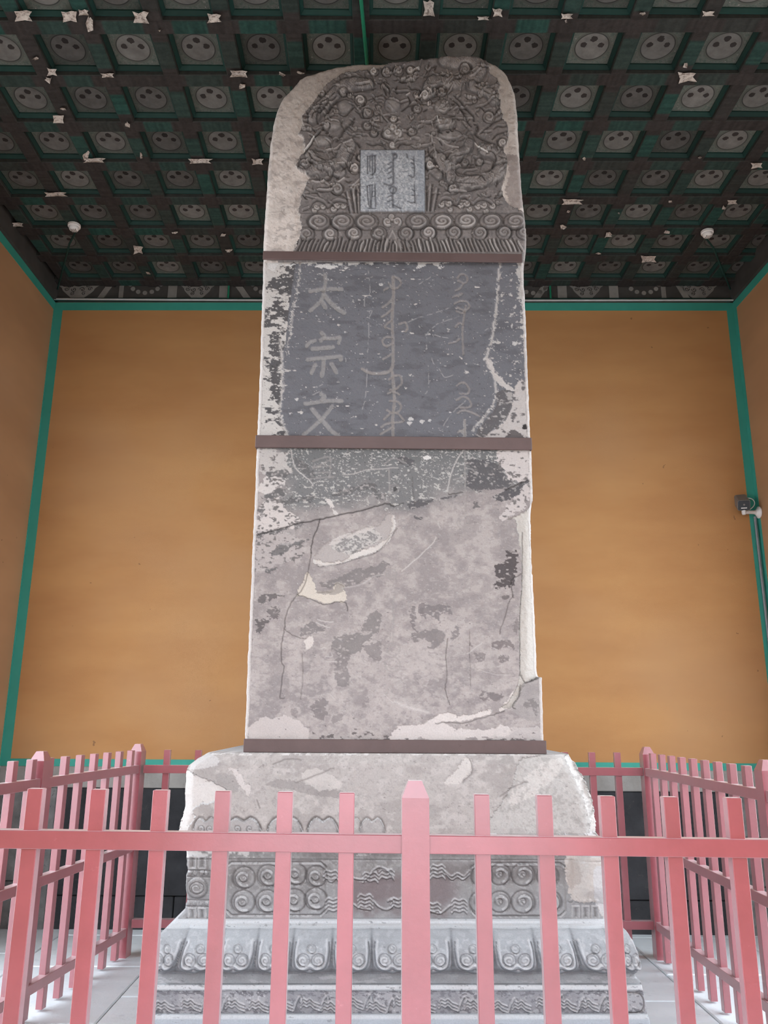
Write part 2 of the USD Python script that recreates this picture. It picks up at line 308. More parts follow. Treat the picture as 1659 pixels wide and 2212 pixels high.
# ------------------------------------------------------------------ the coffered ceiling
ce = thing('ceiling', kind='structure')
PX, PY, X0, Y0 = 0.3995, 0.4072, 0.087, 4.035
ZB, ZP = 5.50, 5.557
obj('backing_board', SK(pbox(XL - 0.25, XR + 0.25, YW, YB + 0.3, ZP + 0.004, ZP + 0.06)), M['backing'], ce)
iy = range(-8, 7); ix = range(-8, 9)
BW = 0.098
def beam_mesh(along, c, a0, a1):
    """a painted beam cut finely along its length: green fields between brown crossings, worn"""
    step = 0.0145; n = int((a1 - a0) / step) + 1
    s = np.linspace(a0, a1, n)
    h = BW / 2; ch = 0.006
    prof = np.array([(-h, ZP), (-h, ZB + ch), (-h + ch, ZB), (-0.3 * h, ZB), (0.3 * h, ZB), (h - ch, ZB), (h, ZB + ch), (h, ZP)])
    m = len(prof)
    if along == 'x': v = np.stack([np.repeat(s, m), c + np.tile(prof[:, 0], n), np.tile(prof[:, 1], n)], 1)
    else: v = np.stack([c + np.tile(prof[:, 0], n), np.repeat(s, m), np.tile(prof[:, 1], n)], 1)
    f = []
    for i in range(n - 1):
        for k in range(m - 1):
            p = i * m + k
            q = [p, p + 1, p + m + 1, p + m]
            if along == 'x': q = q[::-1]
            f += [[q[0], q[1], q[2]], [q[0], q[2], q[3]]]
    per, org = (PX, X0) if along == 'x' else (PY, Y0)
    u = (s - org) / per; cell = np.round(u); t = np.abs(u - cell) * per              # distance from the middle of the bay
    rg = np.random.RandomState(int(abs(c) * 1000) + (5 if along == 'x' else 9))
    amt = {k: rg.uniform(-0.1, 1.0) for k in np.unique(cell)}
    half = {k: rg.uniform(0.085, 0.125) for k in np.unique(cell)}
    g = np.array([amt[k] * (1.0 if t_ < half[k] else 0.0) for k, t_ in zip(cell, t)])
    g = np.clip(g, 0, 1)[:, None] * np.ones((1, m)); g[:, [0, 1, 6, 7]] *= 0.6
    brown, green = np.array([0.034, 0.029, 0.027]), np.array([0.018, 0.056, 0.046])
    col = brown + (green - brown) * g[..., None]
    col = col * rg.uniform(0.8, 1.2, (n, 1, 1))
    col[:, [0, 7]] = np.array([0.04, 0.045, 0.04]); col[:, [1, 6]] = np.array([0.04, 0.042, 0.038])
    return SK((v, np.array(f))), col.reshape(-1, 3)
for j in list(iy) + [7]:
    m, c = beam_mesh('x', Y0 + (j - 0.5) * PY, XL - 0.05, XR + 0.05); obj('cross_beam', m, M['beam'], ce, col=c)
for i in list(ix) + [9]:
    xc = X0 + (i - 0.5) * PX
    if XL - 0.05 < xc < XR + 0.05:
        m, c = beam_mesh('y', xc, YW, yb(xc) + 0.02); v = m[0]; v[:, 2] += 0.0012; obj('long_beam', m, M['beam'], ce, col=c)
w1, w2 = 0.151, 0.130
ring = []
_o = [(-w1, -w1), (w1, -w1), (w1, w1), (-w1, w1)]; _i = [(-w2, -w2), (w2, -w2), (w2, w2), (-w2, w2)]
fv = np.array([(x, y, -0.028) for x, y in _o] + [(x * 0.95, y * 0.95, -0.028) for x, y in _o] + [(x, y, -0.008) for x, y in _i] + [(x, y, 0.002) for x, y in _i], float)
ff = []
for lv in range(3):
    for k in range(4):
        a, b = lv * 4 + k, lv * 4 + (k + 1) % 4
        ff += [[a, b, b + 4], [a, b + 4, a + 4]]
ff = np.array(ff)[:, ::-1]
pv = np.array([(-w2, -w2, 0), (w2, -w2, 0), (w2, w2, 0), (-w2, w2, 0)], float); pf = np.array([[0, 2, 1], [0, 3, 2]])
ov = np.array([(-w1 - 0.004, -w1 - 0.004), (w1 + 0.004, w1 + 0.004)])
for j in iy:
    for i in ix:
        xc = X0 + i * PX; yc = Y0 + j * PY - 0.0213 * (xc - 0.14)
        if not (XL < xc < XR) or yc > 6.66: continue
        obj('coffer_frame', (fv, ff), M['frame'], ce, loc=(xc, yc, ZP))
        obj('coffer_panel', (pv, pf), M['panel'], ce, loc=(xc, yc, ZP + 0.001))
# peeling scraps of painted paper that hang from the beams
rp = random.Random(11)
FL = [(50, 35, 40, 22), (150, 36, 34, 24), (180, 28, 22, 14), (193, 56, 18, 40), (304, 38, 34, 26), (462, 40, 30, 20), (78, 127, 20, 9), (112, 156, 22, 16), (105, 174, 18, 16), (232, 163, 28, 10), (515, 160, 38, 16), (522, 186, 18, 18), (610, 160, 16, 14), (650, 157, 20, 10), (137, 236, 18, 7), (126, 258, 26, 18), (275, 270, 16, 14), (186, 336, 20, 22), (203, 347, 48, 10), (308, 335, 15, 18), (432, 348, 52, 11), (556, 350, 26, 14), (120, 420, 50, 9), (376, 502, 15, 7), (482, 508, 16, 8), (298, 540, 22, 18), (320, 590, 14, 8), (494, 541, 18, 11), (38, 486, 26, 10),
      (1044, 40, 26, 8), (1224, 36, 26, 12), (1224, 46, 10, 10), (1482, 141, 18, 12), (1484, 168, 40, 22), (1262, 343, 8, 8), (1512, 341, 12, 6), (1634, 358, 26, 12), (1236, 436, 46, 11), (1216, 491, 16, 14), (1228, 457, 8, 8), (1314, 508, 18, 20), (1337, 461, 6, 6), (1448, 436, 10, 6), (1582, 437, 22, 10), (1563, 450, 10, 16), (1440, 502, 18, 10), (1400, 560, 34, 14), (1292, 548, 14, 5), (926, 18, 24, 34), (1075, 28, 22, 18), (1390, 30, 16, 8), (1530, 30, 26, 12), (345, 66, 6, 6)]
for (px, py, w, h) in FL:
    ang = np.sort([rp.uniform(0, 2 * np.pi) for _ in range(9)])
    rad = [rp.uniform(0.55, 1.1) for _ in range(9)]
    if w > 21:                                   # longer scraps keep the swallow-tail ends of the painted pattern
        loop = np.array([(px + w / 2 * (a + rp.uniform(-.1, .1)), py + h / 2 * (b + rp.uniform(-.18, .18))) for a, b in ((-1, -1), (-.35, -.8), (.3, -1), (1, -.8), (.72, 0), (1, .9), (.2, .75), (-.9, 1), (-.7, .1))])
    else: loop = np.array([(px + r * w / 2 * math.cos(a), py + r * h / 2 * math.sin(a)) for a, r in zip(ang, rad)])
    inner = (loop - [px, py]) * 0.5 + [px, py]
    P = np.vstack([loop, inner, [[px, py]]])
    Zs = np.concatenate([[ZB - rp.uniform(0.004, 0.022) for _ in range(9)], [ZB - rp.uniform(0.003, 0.009) for _ in range(9)], [ZB - 0.004]])
    V = onZ(P[:, 0], P[:, 1], Zs)
    ftri = []
    for k in range(9):
        k2 = (k + 1) % 9
        ftri += [[k, k2, 9 + k2], [k, 9 + k2, 9 + k], [9 + k, 9 + k2, 18]]
    ftri = np.array(ftri)
    V2 = V + np.array([0, 0, 0.0012]); n_ = len(V)
    edge = np.array([[k, n_ + k, (k + 1) % 9] for k in range(9)] + [[(k + 1) % 9, n_ + k, n_ + (k + 1) % 9] for k in range(9)])
    obj('paper_scrap', (np.vstack([V, V2]), np.vstack([ftri, ftri[:, ::-1] + n_, edge])), M['flake'], ce, smooth=True)

# frieze beams under the ceiling, along the walls
def spiral2(cx, cy, r, turns=1.5, start=0.0, d=1, n=26, r0=0.12):
    t = np.linspace(0, 1, n); a = start + d * t * turns * 2 * np.pi; rr_ = r * (1 - (1 - r0) * t)
    return np.stack([cx + rr_ * np.cos(a), cy + rr_ * np.sin(a)], 1)
fz = thing('frieze', kind='structure')
ZF0, ZF1 = 5.362, 5.575
YF = YB - 0.03
obj('back_board', SK(pbox(XL, XR, YF, YB + 0.1, ZF0 - 0.004, ZP)), M['friezebg'], fz)
obj('side_board', pbox(XL - 0.1, XL + 0.03, YW, yb(XL), ZF0 - 0.004, ZP), M['friezebg'], fz)
obj('side_board', pbox(XR - 0.03, XR + 0.1, YW, yb(XR), ZF0 - 0.004, ZP), M['friezebg'], fz)
obj('moulding', SK(cbox(XL, XR, YF - 0.02, YF + 0.01, ZF0 - 0.006, ZF0 + 0.018, 0.004)), M['frame'], fz)
obj('moulding', SK(cbox(XL, XR, YF - 0.012, YF + 0.01, ZF1 - 0.016, ZF1 + 0.004, 0.004)), M['frame'], fz)
def on_frieze(poly, d=0.006):
    if poly.is_empty: return None
    v, f = extrude(poly, d)
    return SK((np.stack([v[:, 0], YF - v[:, 2], v[:, 1]], 1), f))
zt, zb_ = ZF1 - 0.018, ZF0 + 0.02
def ruyi(cx, hw):
    out = Polygon(smoothline([(cx - hw, zt), (cx - hw * 1.02, zt - 0.03), (cx - hw * 0.78, zt - 0.07), (cx - hw * 0.7, zt - 0.1), (cx - hw * 0.35, zb_ + 0.012), (cx - hw * 0.22, zb_), (cx + hw * 0.22, zb_), (cx + hw * 0.35, zb_ + 0.012), (cx + hw * 0.7, zt - 0.1), (cx + hw * 0.78, zt - 0.07), (cx + hw * 1.02, zt - 0.03), (cx + hw, zt), (cx + hw * 0.6, zt + 0.0), (cx + hw * 0.3, zt - 0.035), (cx, zt - 0.055), (cx - hw * 0.3, zt - 0.035), (cx - hw * 0.6, zt)], 5, True)).buffer(0)
    cut = []
    for s in (-1, 1):
        for (ax, az, r, st, d) in ((0.72, -0.028, 0.024, 0.4, 1), (0.42, -0.045, 0.022, 2.4, -1), (0.55, -0.078, 0.022, 0.2, 1), (0.2, -0.085, 0.024, 3.0, -1), (0.28, -0.125, 0.02, 1.0, 1)):
            cut.append(LineString(spiral2(cx + s * ax * hw, zt + az, r, 1.25, st, s * d)).buffer(0.0042))
    return out.difference(unary_union(cut))
cxs = [(-2.05, 'b'), (-1.37, 'a'), (-0.72, 'b'), (2.55, 'a2')]
spots = []
U = lambda px: float(onY(px, 628, YF)[0])
for px, hw in ((163, 0.20), (424, 0.165), (1264, 0.165), (1502, 0.19)):
    obj('cloud_ornament', on_frieze(ruyi(U(px), hw)), M['friezegrey'], fz)
for px in (310, 578, 1150, 1386):                        # bead swags
    cx = U(px); sh = []
    for k, a in enumerate(np.linspace(np.pi * 1.08, np.pi * 1.92, 7)):
        sh.append(Point(cx + 0.15 * math.cos(a), zt - 0.0 + 0.12 * math.sin(a)).buffer(0.021))
    m = on_frieze(unary_union(sh))
    obj('bead_swag', m, M['friezegrey'], fz)
for px, w, lean in ((258, 10, 0), (370, 20, 0), (482, 20, 0), (1212, 20, 0), (1322, 20, 0), (1428, 10, 0), (225, 14, -0.1), (520, 16, 0.12), (1170, 16, -0.12), (1467, 14, 0.08)):
    cx = U(px); hw = w / 2 / 236.0
    obj('grey_strip', on_frieze(Polygon([(cx - hw - lean / 2, zt), (cx + hw - lean / 2, zt), (cx + hw + lean / 2, zb_), (cx - hw + lean / 2, zb_)])), M['friezegrey'], fz)

# ------------------------------------------------------------------ small fittings
def fit(name, label, cat, mesh, mat, group=None, smooth=30):
    return tag(obj(name, mesh, mat, None, smooth), label, cat, group)
pts = [(x, yb(x) - 0.052 , ZF0 - 0.010 + z) for x, z in ((XL + 0.01, 0.012), (-1.9, 0.004), (-0.6, 0.0), (1.2, -0.001), (2.2, 0.001), (XR - 0.02, 0.003))]
fit('conduit_pipe', 'thin pale horizontal pipe running under the painted frieze along the top of the rear wall', 'pipe', tube(smoothline(pts), 0.009), M['steel'])
for px, lab in ((493, 'short green vertical pipe on the frieze left of the stele'), (1186, 'short green vertical pipe on the frieze right of the stele')):
    x = U(px); fit('green_pipe', lab, 'pipe', tube([(x, yb(x) - 0.05, ZB + 0.01), (x, yb(x) - 0.05, ZF0 + 0.012)], 0.009), M['greenpipe'])
a, b = onZ(779, -10, ZB - 0.018), onZ(792, 128, ZB - 0.018)
fit('green_pipe', 'green pipe running along the ceiling beams straight above the stele', 'pipe', tube([a - (b - a) * 1.2, a, b, b + (b - a) * 1.2], 0.011), M['greenpipe'])
for px, py, corner, side in ((160, 491, (XL + 0.05, yb(XL) - 0.1, 5.44), 'left'), (1528, 505, (XR - 0.06, yb(XR) - 0.1, 5.44), 'right')):
    c = onZ(px, py, ZB - 0.03)
    t = thing('ceiling_detector', f'small white round detector under the ceiling beams near the {side} wall', 'smoke detector', c)
    obj('housing', lathe([(0.0, -0.032), (0.02, -0.031), (0.034, -0.024), (0.04, -0.012), (0.041, 0.0), (0.05, 0.004), (0.051, 0.022), (0.0, 0.0225)]), M['white'], t, 40, loc=c)
    obj('grille', join([pbox(-0.03 + 0.012 * k, -0.026 + 0.012 * k, -0.022, 0.022, -0.034, -0.022) for k in range(1, 5)]), M['greyplastic'], t, loc=c)
    obj('mounting_stem', lathe([(0.0, 0.02), (0.014, 0.02), (0.014, 0.032), (0.0, 0.032)], 12), M['white'], t, loc=c)
    p = np.array(corner)
    fit('green_pipe', f'thin dark green pipe leading from the {side} ceiling detector into the rear {side} corner', 'pipe', tube([c + [0, 0.055, 0.01], c + (p - c) * 0.25 + [0, 0, -0.012 + 0.02], c + (p - c) * 0.7 + [0, 0, 0.0], p], 0.008), M['frame'])

# security camera on a wall arm by the right rear corner, and its conduit
Wp = onX(1640, 1107, XR - 0.004)
cc = thing('security_camera', 'bullet security camera with black face on a white wall arm by the right corner', 'security camera', Wp)
v, f = lathe([(0, 0), (0.052, 0), (0.052, 0.008), (0.04, 0.016), (0.022, 0.03), (0.02, 0.04), (0, 0.04)], 20)
rotx = lambda v: np.stack([-v[:, 2], v[:, 1], v[:, 0]], 1)
obj('wall_plate', (rotx(v) + Wp, f), M['white'], cc, 40)
tip = onY(1607, 1107, Wp[1] - 0.03)
obj('arm', tube([Wp + [-0.03, 0, 0], (Wp + tip) / 2 + [0, 0, 0.002], tip + [0.008, 0, 0]], [0.018, 0.0155, 0.015], 14), M['white'], cc, 40)
sv, sf = lathe([(0, -0.022), (0.014, -0.02), (0.019, -0.008), (0.019, 0.016), (0.013, 0.03), (0, 0.03)], 16)
obj('swivel', (sv + tip, sf), M['white'], cc, 40)
# body: a rounded box pointing at the hall's middle, tilted down
fwd = _n((-0.22, -0.82, -0.52)); rgt = _n(np.cross(fwd, (0, 0, 1))); upv = np.cross(rgt, fwd)
rb = Polygon([(-0.035, -0.03), (0.035, -0.03), (0.035, 0.03), (-0.035, 0.03)]).buffer(0.016, 6)
def bodypart(poly, d0, d1):
    v, f = extrude(poly, d1 - d0); base = tip + np.array([0, 0, 0.075])
    return base + v[:, :1] * rgt + v[:, 1:2] * upv + (v[:, 2:] + d0) * fwd, f
obj('housing', bodypart(rb, -0.13, 0.04), M['greyplastic'], cc, 40)
obj('face', bodypart(rb.buffer(-0.004), 0.04, 0.046), M['black'], cc, 40)
obj('lens', bodypart(Point(0, 0.008).buffer(0.008), 0.046, 0.049), M['greyplastic'], cc)
obj('lamp_strip', bodypart(sbox(-0.024, -0.026, 0.024, -0.017), 0.046, 0.048), M['white'], cc)
lp = onY(np.array([1611, 1618, 1626, 1630, 1628, 1622, 1615]), np.array([1077, 1076, 1079, 1086, 1093, 1099, 1104]), tip[1] + 0.03)
obj('cable', tube(smoothline(lp), 0.004, 8), M['white'], cc, True)
xk = XR - 0.028
fit('corner_conduit', 'grey conduit running down the right rear corner below the security camera', 'pipe', tube([(xk, yb(xk) - 0.022, 3.30), (xk, yb(xk) - 0.022, 2.2), (xk, yb(xk) - 0.022, 1.05)], 0.012, 12), M["conduit"])

# ------------------------------------------------------------------ the red timber railing round the stele
def post_mesh(w, z1, zc):
    """square post with a cut-off pyramid top"""
    h, t, c = w / 2, w * 0.25, 0.003
    def ring_(r, z): return [(-r, -r, z), (r, -r, z), (r, r, z), (-r, r, z)]
    v = np.array(ring_(h, 0.0) + ring_(h, zc) + ring_(t, z1)); f = []
    for lv in range(2):
        for k in range(4):
            a, b = lv * 4 + k, lv * 4 + (k + 1) % 4
            f += [[a, b, b + 4], [a, b + 4, a + 4]]
    f += [[8, 9, 10], [8, 10, 11], [0, 2, 1], [0, 3, 2]]
    return v, np.array(f)
def fence(label, A, Bp, posts, pickets, rails=((1.203, 1.258), (0.697, 0.75), (0.19, 0.243)), pw=0.087, kw=0.049, tilt=0.0, z0=0.0, rail_t=0.052, kt=0.036, ends=True):
    """A -> Bp is the railing's line on the ground (its inner or viewer side is on the left of that direction)"""
    A, Bp = np.array(A, float), np.array(Bp, float); ln = np.linalg.norm(Bp - A); d = (Bp - A) / ln; nn = np.array([d[1], -d[0]])
    t = thing('wooden_railing', label, 'railing', (*((A + Bp) / 2), 0.0))
    sl = math.tan(math.radians(tilt))
    def put(m):
        v, f = m; v = np.asarray(v, float)
        x = A[0] + v[:, 0] * d[0] + v[:, 1] * nn[0]; y = A[1] + v[:, 0] * d[1] + v[:, 1] * nn[1]
        return np.stack([x, y, v[:, 2] + z0 - sl * (v[:, 0] - ln / 2) * (v[:, 2] > 0.05)], 1), f
    ps = sorted(posts)
    for s in (ps if ends else ps[1:-1]):
        v, f = post_mesh(pw, 1.403, 1.352); obj('post', put((v + [s, 0, 0], f)), M['red'], t)
    for s in pickets:
        if any(abs(s - q) < pw / 2 + kw / 2 for q in ps): continue
        obj('picket', put(cbox(s - kw / 2, s + kw / 2, -kt / 2, kt / 2, 0.012, 1.363, 0.002)), M['red'], t)
    for a, b in zip(ps, ps[1:]):
        for r0, r1 in rails:
            obj('rail', put(cbox(a + pw / 2 - 0.002, b - pw / 2 + 0.002, -0.018, rail_t - 0.018, r0, r1, 0.002)), M['red'], t)
    return t
YF_, XR_, YBk = 2.745, 1.99, 6.12
# front: pickets and the middle post at the places measured across the view
fx = [-1.094, -0.89, -0.69, -0.489, -0.287, -0.087, 0.35, 0.554, 0.759, 0.965, 1.171]
allp = [-1.094 - 0.2035 * k for k in range(1, 5)] + fx + [1.171 + 0.204 * k for k in range(1, 4)]
xa = -2.16
fence('pale red front railing nearest the viewer, with one tall blunt post in the middle', (xa, YF_ + 0.018), (XR_, YF_ + 0.018), [0.02, 0.134 - xa, XR_ - xa - 0.005], [x - xa for x in allp],
      rails=((1.183, 1.238), (0.60, 0.655), (0.19, 0.243)), tilt=0.43, rail_t=0.046, ends=False)
# right: from the back corner to the front corner (inner face towards -x)
def side(label, P0, P1, post_at, pitch, first, z0, rails):
    ln = float(np.linalg.norm(np.array(P1) - np.array(P0)))
    return fence(label, P0, P1, [0.045] + post_at + [ln - 0.05], [first + pitch * k for k in range(40) if first + pitch * k < ln - 0.06], rails=rails, z0=z0, pw=0.085, kw=0.045, kt=0.04)
R0 = ((1.203, 1.258), (0.697, 0.75), (0.19, 0.243))
# walking away from the back corner keeps the inner side on the proper hand
side('red side railing right of the stele base', (1.99, 6.14), (1.99, YF_ - 0.03), [6.14 - 4.25], 0.187, 0.17, 0.0, R0)
R1 = ((1.203, 1.258), (0.677, 0.730), (0.135, 0.188))
side('red side railing left of the stele base, splayed outwards towards the viewer', (-2.16, YF_ - 0.03), (-1.71, 6.16), [4.80 - YF_ + 0.03], 0.187, 0.12, 0.0, R1)
tb = fence('red rear railing behind the stele base, close to the rear wall', (-1.63, 6.10), (1.95, 6.10), [-0.070, 1.79, 3.617], [x + 1.63 for x in [-1.50, -1.275, -1.08, -0.88, -0.68, -0.48, -0.28, -0.08, 0.12, 0.32, 0.52, 0.72, 0.92, 1.19, 1.39, 1.587, 1.772]], kw=0.046, ends=False)

# ------------------------------------------------------------------ carving and weathering on height fields
_lat = {}
def noise(u, v, scale, seed=0, octv=3, stretch=1.0):
    """smooth value noise, about 0..1, over picture-sized coordinates"""
    out, amp, tot = 0.0, 1.0, 0.0
    for o in range(octv):
        key = (seed + 31 * o) % 64
        if key not in _lat: _lat[key] = np.random.RandomState(1000 + key).rand(128, 128).astype(np.float32)
        T = _lat[key]
        x = u / (scale * stretch) * 2 ** o + 17.3 * o; y = v / scale * 2 ** o + 9.1 * o
        xi, yi = np.floor(x).astype(int), np.floor(y).astype(int); fx_, fy_ = x - xi, y - yi
        fx_, fy_ = fx_ * fx_ * (3 - 2 * fx_), fy_ * fy_ * (3 - 2 * fy_)
        xi &= 127; yi &= 127; x2, y2 = (xi + 1) & 127, (yi + 1) & 127
        out = out + amp * ((T[yi, xi] * (1 - fx_) + T[yi, x2] * fx_) * (1 - fy_) + (T[y2, xi] * (1 - fx_) + T[y2, x2] * fx_) * fy_)
        tot += amp; amp *= 0.55
    return out / tot
def sst(a, b, x): t = np.clip((x - a) / (b - a), 0, 1); return t * t * (3 - 2 * t)

class Face:
    """A carved stone face: a grid over (u, v) in the coordinates measured on the photograph; h is relief in metres towards the viewer, col its colour, painted light included."""
    def __init__(s, u, v, rgb):
        s.shape = u.shape; s.u = u.ravel(); s.v = v.ravel(); s.h = np.zeros(s.u.shape)
        s.col = np.tile(lin(rgb), (len(s.u), 1))
        s.bins = {}
    def win(s, p, pad):
        p = np.asarray(p); a, b = p.min(0) - pad, p.max(0) + pad
        return np.nonzero((s.u > a[0]) & (s.u < b[0]) & (s.v > a[1]) & (s.v < b[1]))[0]
    def mix(s, idx, m, rgb): s.col[idx] += (lin(rgb) - s.col[idx]) * np.clip(m, 0, 1)[:, None]
    def mul(s, idx, m): s.col[idx] *= m[:, None]
    def dist(s, line, pad):
        line = np.asarray(line, float); idx = s.win(line, pad)
        x, y = s.u[idx], s.v[idx]; best = np.full(len(idx), 1e9); par = np.zeros(len(idx)); n = len(line) - 1
        for k in range(n):
            a, b = line[k], line[k + 1]; d = b - a; q = max(d @ d, 1e-9)
            t = np.clip(((x - a[0]) * d[0] + (y - a[1]) * d[1]) / q, 0, 1)
            e = (x - a[0] - t * d[0]) ** 2 + (y - a[1] - t * d[1]) ** 2
            w = e < best; best[w] = e[w]; par[w] = (k + t[w]) / n
        return idx, np.sqrt(best), par
    def groove(s, line, w=2.0, depth=0.006, dark=None, k=0.6, taper=True, sm=True):
        if sm: line = smoothline(line)
        idx, d, t = s.dist(line, w * 3)
        ww = w * (0.45 + 0.55 * np.sin(np.pi * np.clip(t, 0.02, 0.98)) ** 0.6) if taper else w
        g = np.exp(-(d / ww) ** 2); s.h[idx] -= depth * g
        if dark is not None: s.mix(idx, k * g, dark)
    def ridge(s, line, w=3.0, height=0.008, rgb=None, k=0.6, sm=True):
        if sm: line = smoothline(line)
        idx, d, t = s.dist(line, w * 3); g = np.exp(-(d / w) ** 2.6); s.h[idx] += height * g
        if rgb is not None: s.mix(idx, k * g, rgb)
    def crack(s, line, rgb, w=0.9, k=0.8, depth=0.002, jag=1.6, seed=5, broken=0.0):
        line = smoothline(line, 5); L_ = np.array(line); ss = np.arange(len(L_)) * 3.7
        L_ = L_ + np.stack([(noise(ss, ss * 0 + 3, 3.0, seed, 2) - 0.5) * 2 * jag, (noise(ss, ss * 0 + 9, 3.0, seed + 1, 2) - 0.5) * 2 * jag], 1)
        idx, d, t = s.dist(L_, w * 3 + 2)
        g = np.exp(-(d / w) ** 2)
        if broken: g = g * sst(broken - 0.1, broken + 0.1, noise(s.u[idx], s.v[idx], 7, seed + 2, 2))
        s.h[idx] -= depth * g; s.mix(idx, k * g, rgb)
    def inside(s, poly, wob=3.0, scale=9.0, seed=0, stretch=1.0, sm=True, hard=False):
        p = smoothline(poly, 5, True) if sm else np.asarray(poly, float)
        idx = s.win(p, 2 * wob + 1)
        x = s.u[idx] + (noise(s.u[idx], s.v[idx], scale, seed, 4, stretch) - 0.5) * 2.6 * wob * stretch + (noise(s.u[idx], s.v[idx], scale / 4, seed + 5, 2, 1.5) - 0.5) * 1.5 * wob
        y = s.v[idx] + (noise(s.u[idx], s.v[idx], scale, seed + 7, 4, stretch) - 0.5) * 2.6 * wob + (noise(s.u[idx], s.v[idx], scale / 4, seed + 9, 2, 1.5) - 0.5) * 1.3 * wob
        return idx[shapely.contains_xy(Polygon(p).buffer(0), x, y)]
    def patch(s, poly, rgb, k=1.0, wob=3.0, scale=9.0, seed=0, dh=0.0, stretch=1.0, sm=True, grain=0.0, gs=4.0, g2=None):
        idx = s.inside(poly, wob, scale, seed, stretch, sm)
        m = np.full(len(idx), k)
        s.mix(idx, m, rgb); s.h[idx] += dh
        if grain:
            q = sst(grain - 0.06, grain + 0.06, noise(s.u[idx], s.v[idx], gs, seed + 3, 3, 1.6)); s.mix(idx, q, g2)
        return idx
    def flakes(s, idx, thr, rgb, scale=8.0, stretch=2.0, seed=0, k=1.0, dh=-0.0015, octv=4, edge=0.03):
        """thr: how much of the surface has flaked to rgb (0..1), a number or an array"""
        q = noise(s.u[idx], s.v[idx], scale, seed, octv, stretch)
        m = sst(1 - thr - edge, 1 - thr + edge, q * 1.5 - 0.25)
        s.mix(idx, m * k, rgb); s.h[idx] += dh * m
        return m
    def cloud(s, c, rx, ry=None, turns=1.6, start=0.5, d=1, hgt=0.008, rgb=(150, 146, 144), k=0.55, w=2.2, dark=(66, 63, 63), tail=None, tw=2.2, disc=True):
        """a carved cloud scroll: a raised coil with a sunk line following it"""
        ry = ry or rx
        p = spiral2(0, 0, 1.0, turns, start, d, 34, 0.1); p = p * [rx, ry] + c
        q = spiral2(0, 0, 1.0, turns, start, d, 34, 0.1) * [rx + w * 1.5, ry + w * 1.5] + c
        s.groove(q, w * 0.8, 0.006, dark, 0.75, False, False)
        o = np.stack([np.cos(np.linspace(0, 6.3, 30)) * (rx + w * 1.9), np.sin(np.linspace(0, 6.3, 30)) * (ry + w * 1.9)], 1) + c
        if disc: s.groove(o, w * 0.8, 0.007, dark, 0.6, False, False)
        s.ridge(p, w, hgt, rgb, k, False)
        if tail is not None:
            tl = [tuple(p[0])] + [tuple(x) for x in tail]; s.groove(np.array(tl) + [0, w * 1.6], w, 0.005, dark, 0.6); s.ridge(tl, w * 0.9, hgt * 0.8, rgb, k)

def cr(x0, y0, s): return lambda *p: [(x0 + a / s, y0 + b / s) for a, b in p]

ZTOP = float(onY(528, 1626, 3.752)[2])           # level bed on which the stele stands
def finish(name, fc, Yrow, parent, thick, gain, zmax=None, zmin=None):
    """turns the grid into a closed block: carved front, sides, back"""
    nv, nu = fc.shape
    P = onY(fc.u, fc.v, Yrow.ravel() if np.ndim(Yrow) else Yrow)
    P[:, 1] -= fc.h
    if zmax is not None: P[:, 2] = np.minimum(P[:, 2], zmax)
    if zmin is not None: P[-nu:, 2] = zmin
    front = P.reshape(nv, nu, 3)
    idx = np.arange(nv * nu).reshape(nv, nu)
    a, b, c, d = idx[:-1, :-1].ravel(), idx[:-1, 1:].ravel(), idx[1:, 1:].ravel(), idx[1:, :-1].ravel()
    f = np.vstack([np.stack([a, d, c], 1), np.stack([a, c, b], 1)])
    loop = np.concatenate([idx[0, :-1], idx[:-1, -1], idx[-1, ::-1][:-1], idx[::-1, 0][:-1]])
    n0 = len(P); k = len(loop); cols = [fc.col]; V = [P]
    yback = P[:, 1].max() + thick if not np.ndim(Yrow) else np.max(Yrow) + thick
    prev = loop
    rough = np.random.RandomState(4)
    for i, tt in enumerate((0.25, 0.6, 1.0)):
        q = P[loop].copy(); q[:, 1] = q[:, 1] + (yback - q[:, 1]) * tt
        V.append(q); cols.append(fc.col[loop] * 0 + fc.col[loop].mean(0)); cur = n0 + i * k + np.arange(k)
        nx, cx_ = np.roll(prev, -1), np.roll(cur, -1)
        f = np.vstack([f, np.stack([prev, nx, cx_], 1), np.stack([prev, cx_, cur], 1)]); prev = cur
    cen = V[-1].mean(0, keepdims=True); V.append(cen); cols.append(fc.col[loop].mean(0, keepdims=True)); ci = n0 + 3 * k
    f = np.vstack([f, np.stack([prev, np.roll(prev, -1), np.full(k, ci)], 1)])
    return obj(name, (np.vstack(V), f), M['stone'], parent, 50 if False else True, np.vstack(cols) * gain)

def dust_highlight(fc, k, rgb, lim=(0.0012, 0.004), seed=3):
    """painted highlights with dusty, frost-worn stone on the upward slopes of the carving"""
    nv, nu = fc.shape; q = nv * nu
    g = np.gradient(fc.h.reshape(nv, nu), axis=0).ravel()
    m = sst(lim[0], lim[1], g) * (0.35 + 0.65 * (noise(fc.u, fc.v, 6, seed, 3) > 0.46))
    fc.mix(np.arange(q), m * k, rgb)  # upward slopes lightened: highlights are put into the colour

def edge_bevel(fc, w, depth, exclude=()):
    nv, nu = fc.shape
    U_, V_ = fc.u.reshape(nv, nu), fc.v.reshape(nv, nu)
    dl = np.minimum(U_ - U_[:, :1], U_[:, -1:] - U_)
    if 'top' not in exclude: dl = np.minimum(dl, V_ - V_[:1, :])
    if 'bottom' not in exclude: dl = np.minimum(dl, V_[-1:, :] - V_)
    t = np.clip(1 - dl / w, 0, 1)
    fc.h -= (depth * (1 - np.sqrt(np.clip(1 - t * t, 0, 1)))).ravel()
    return dl.ravel()

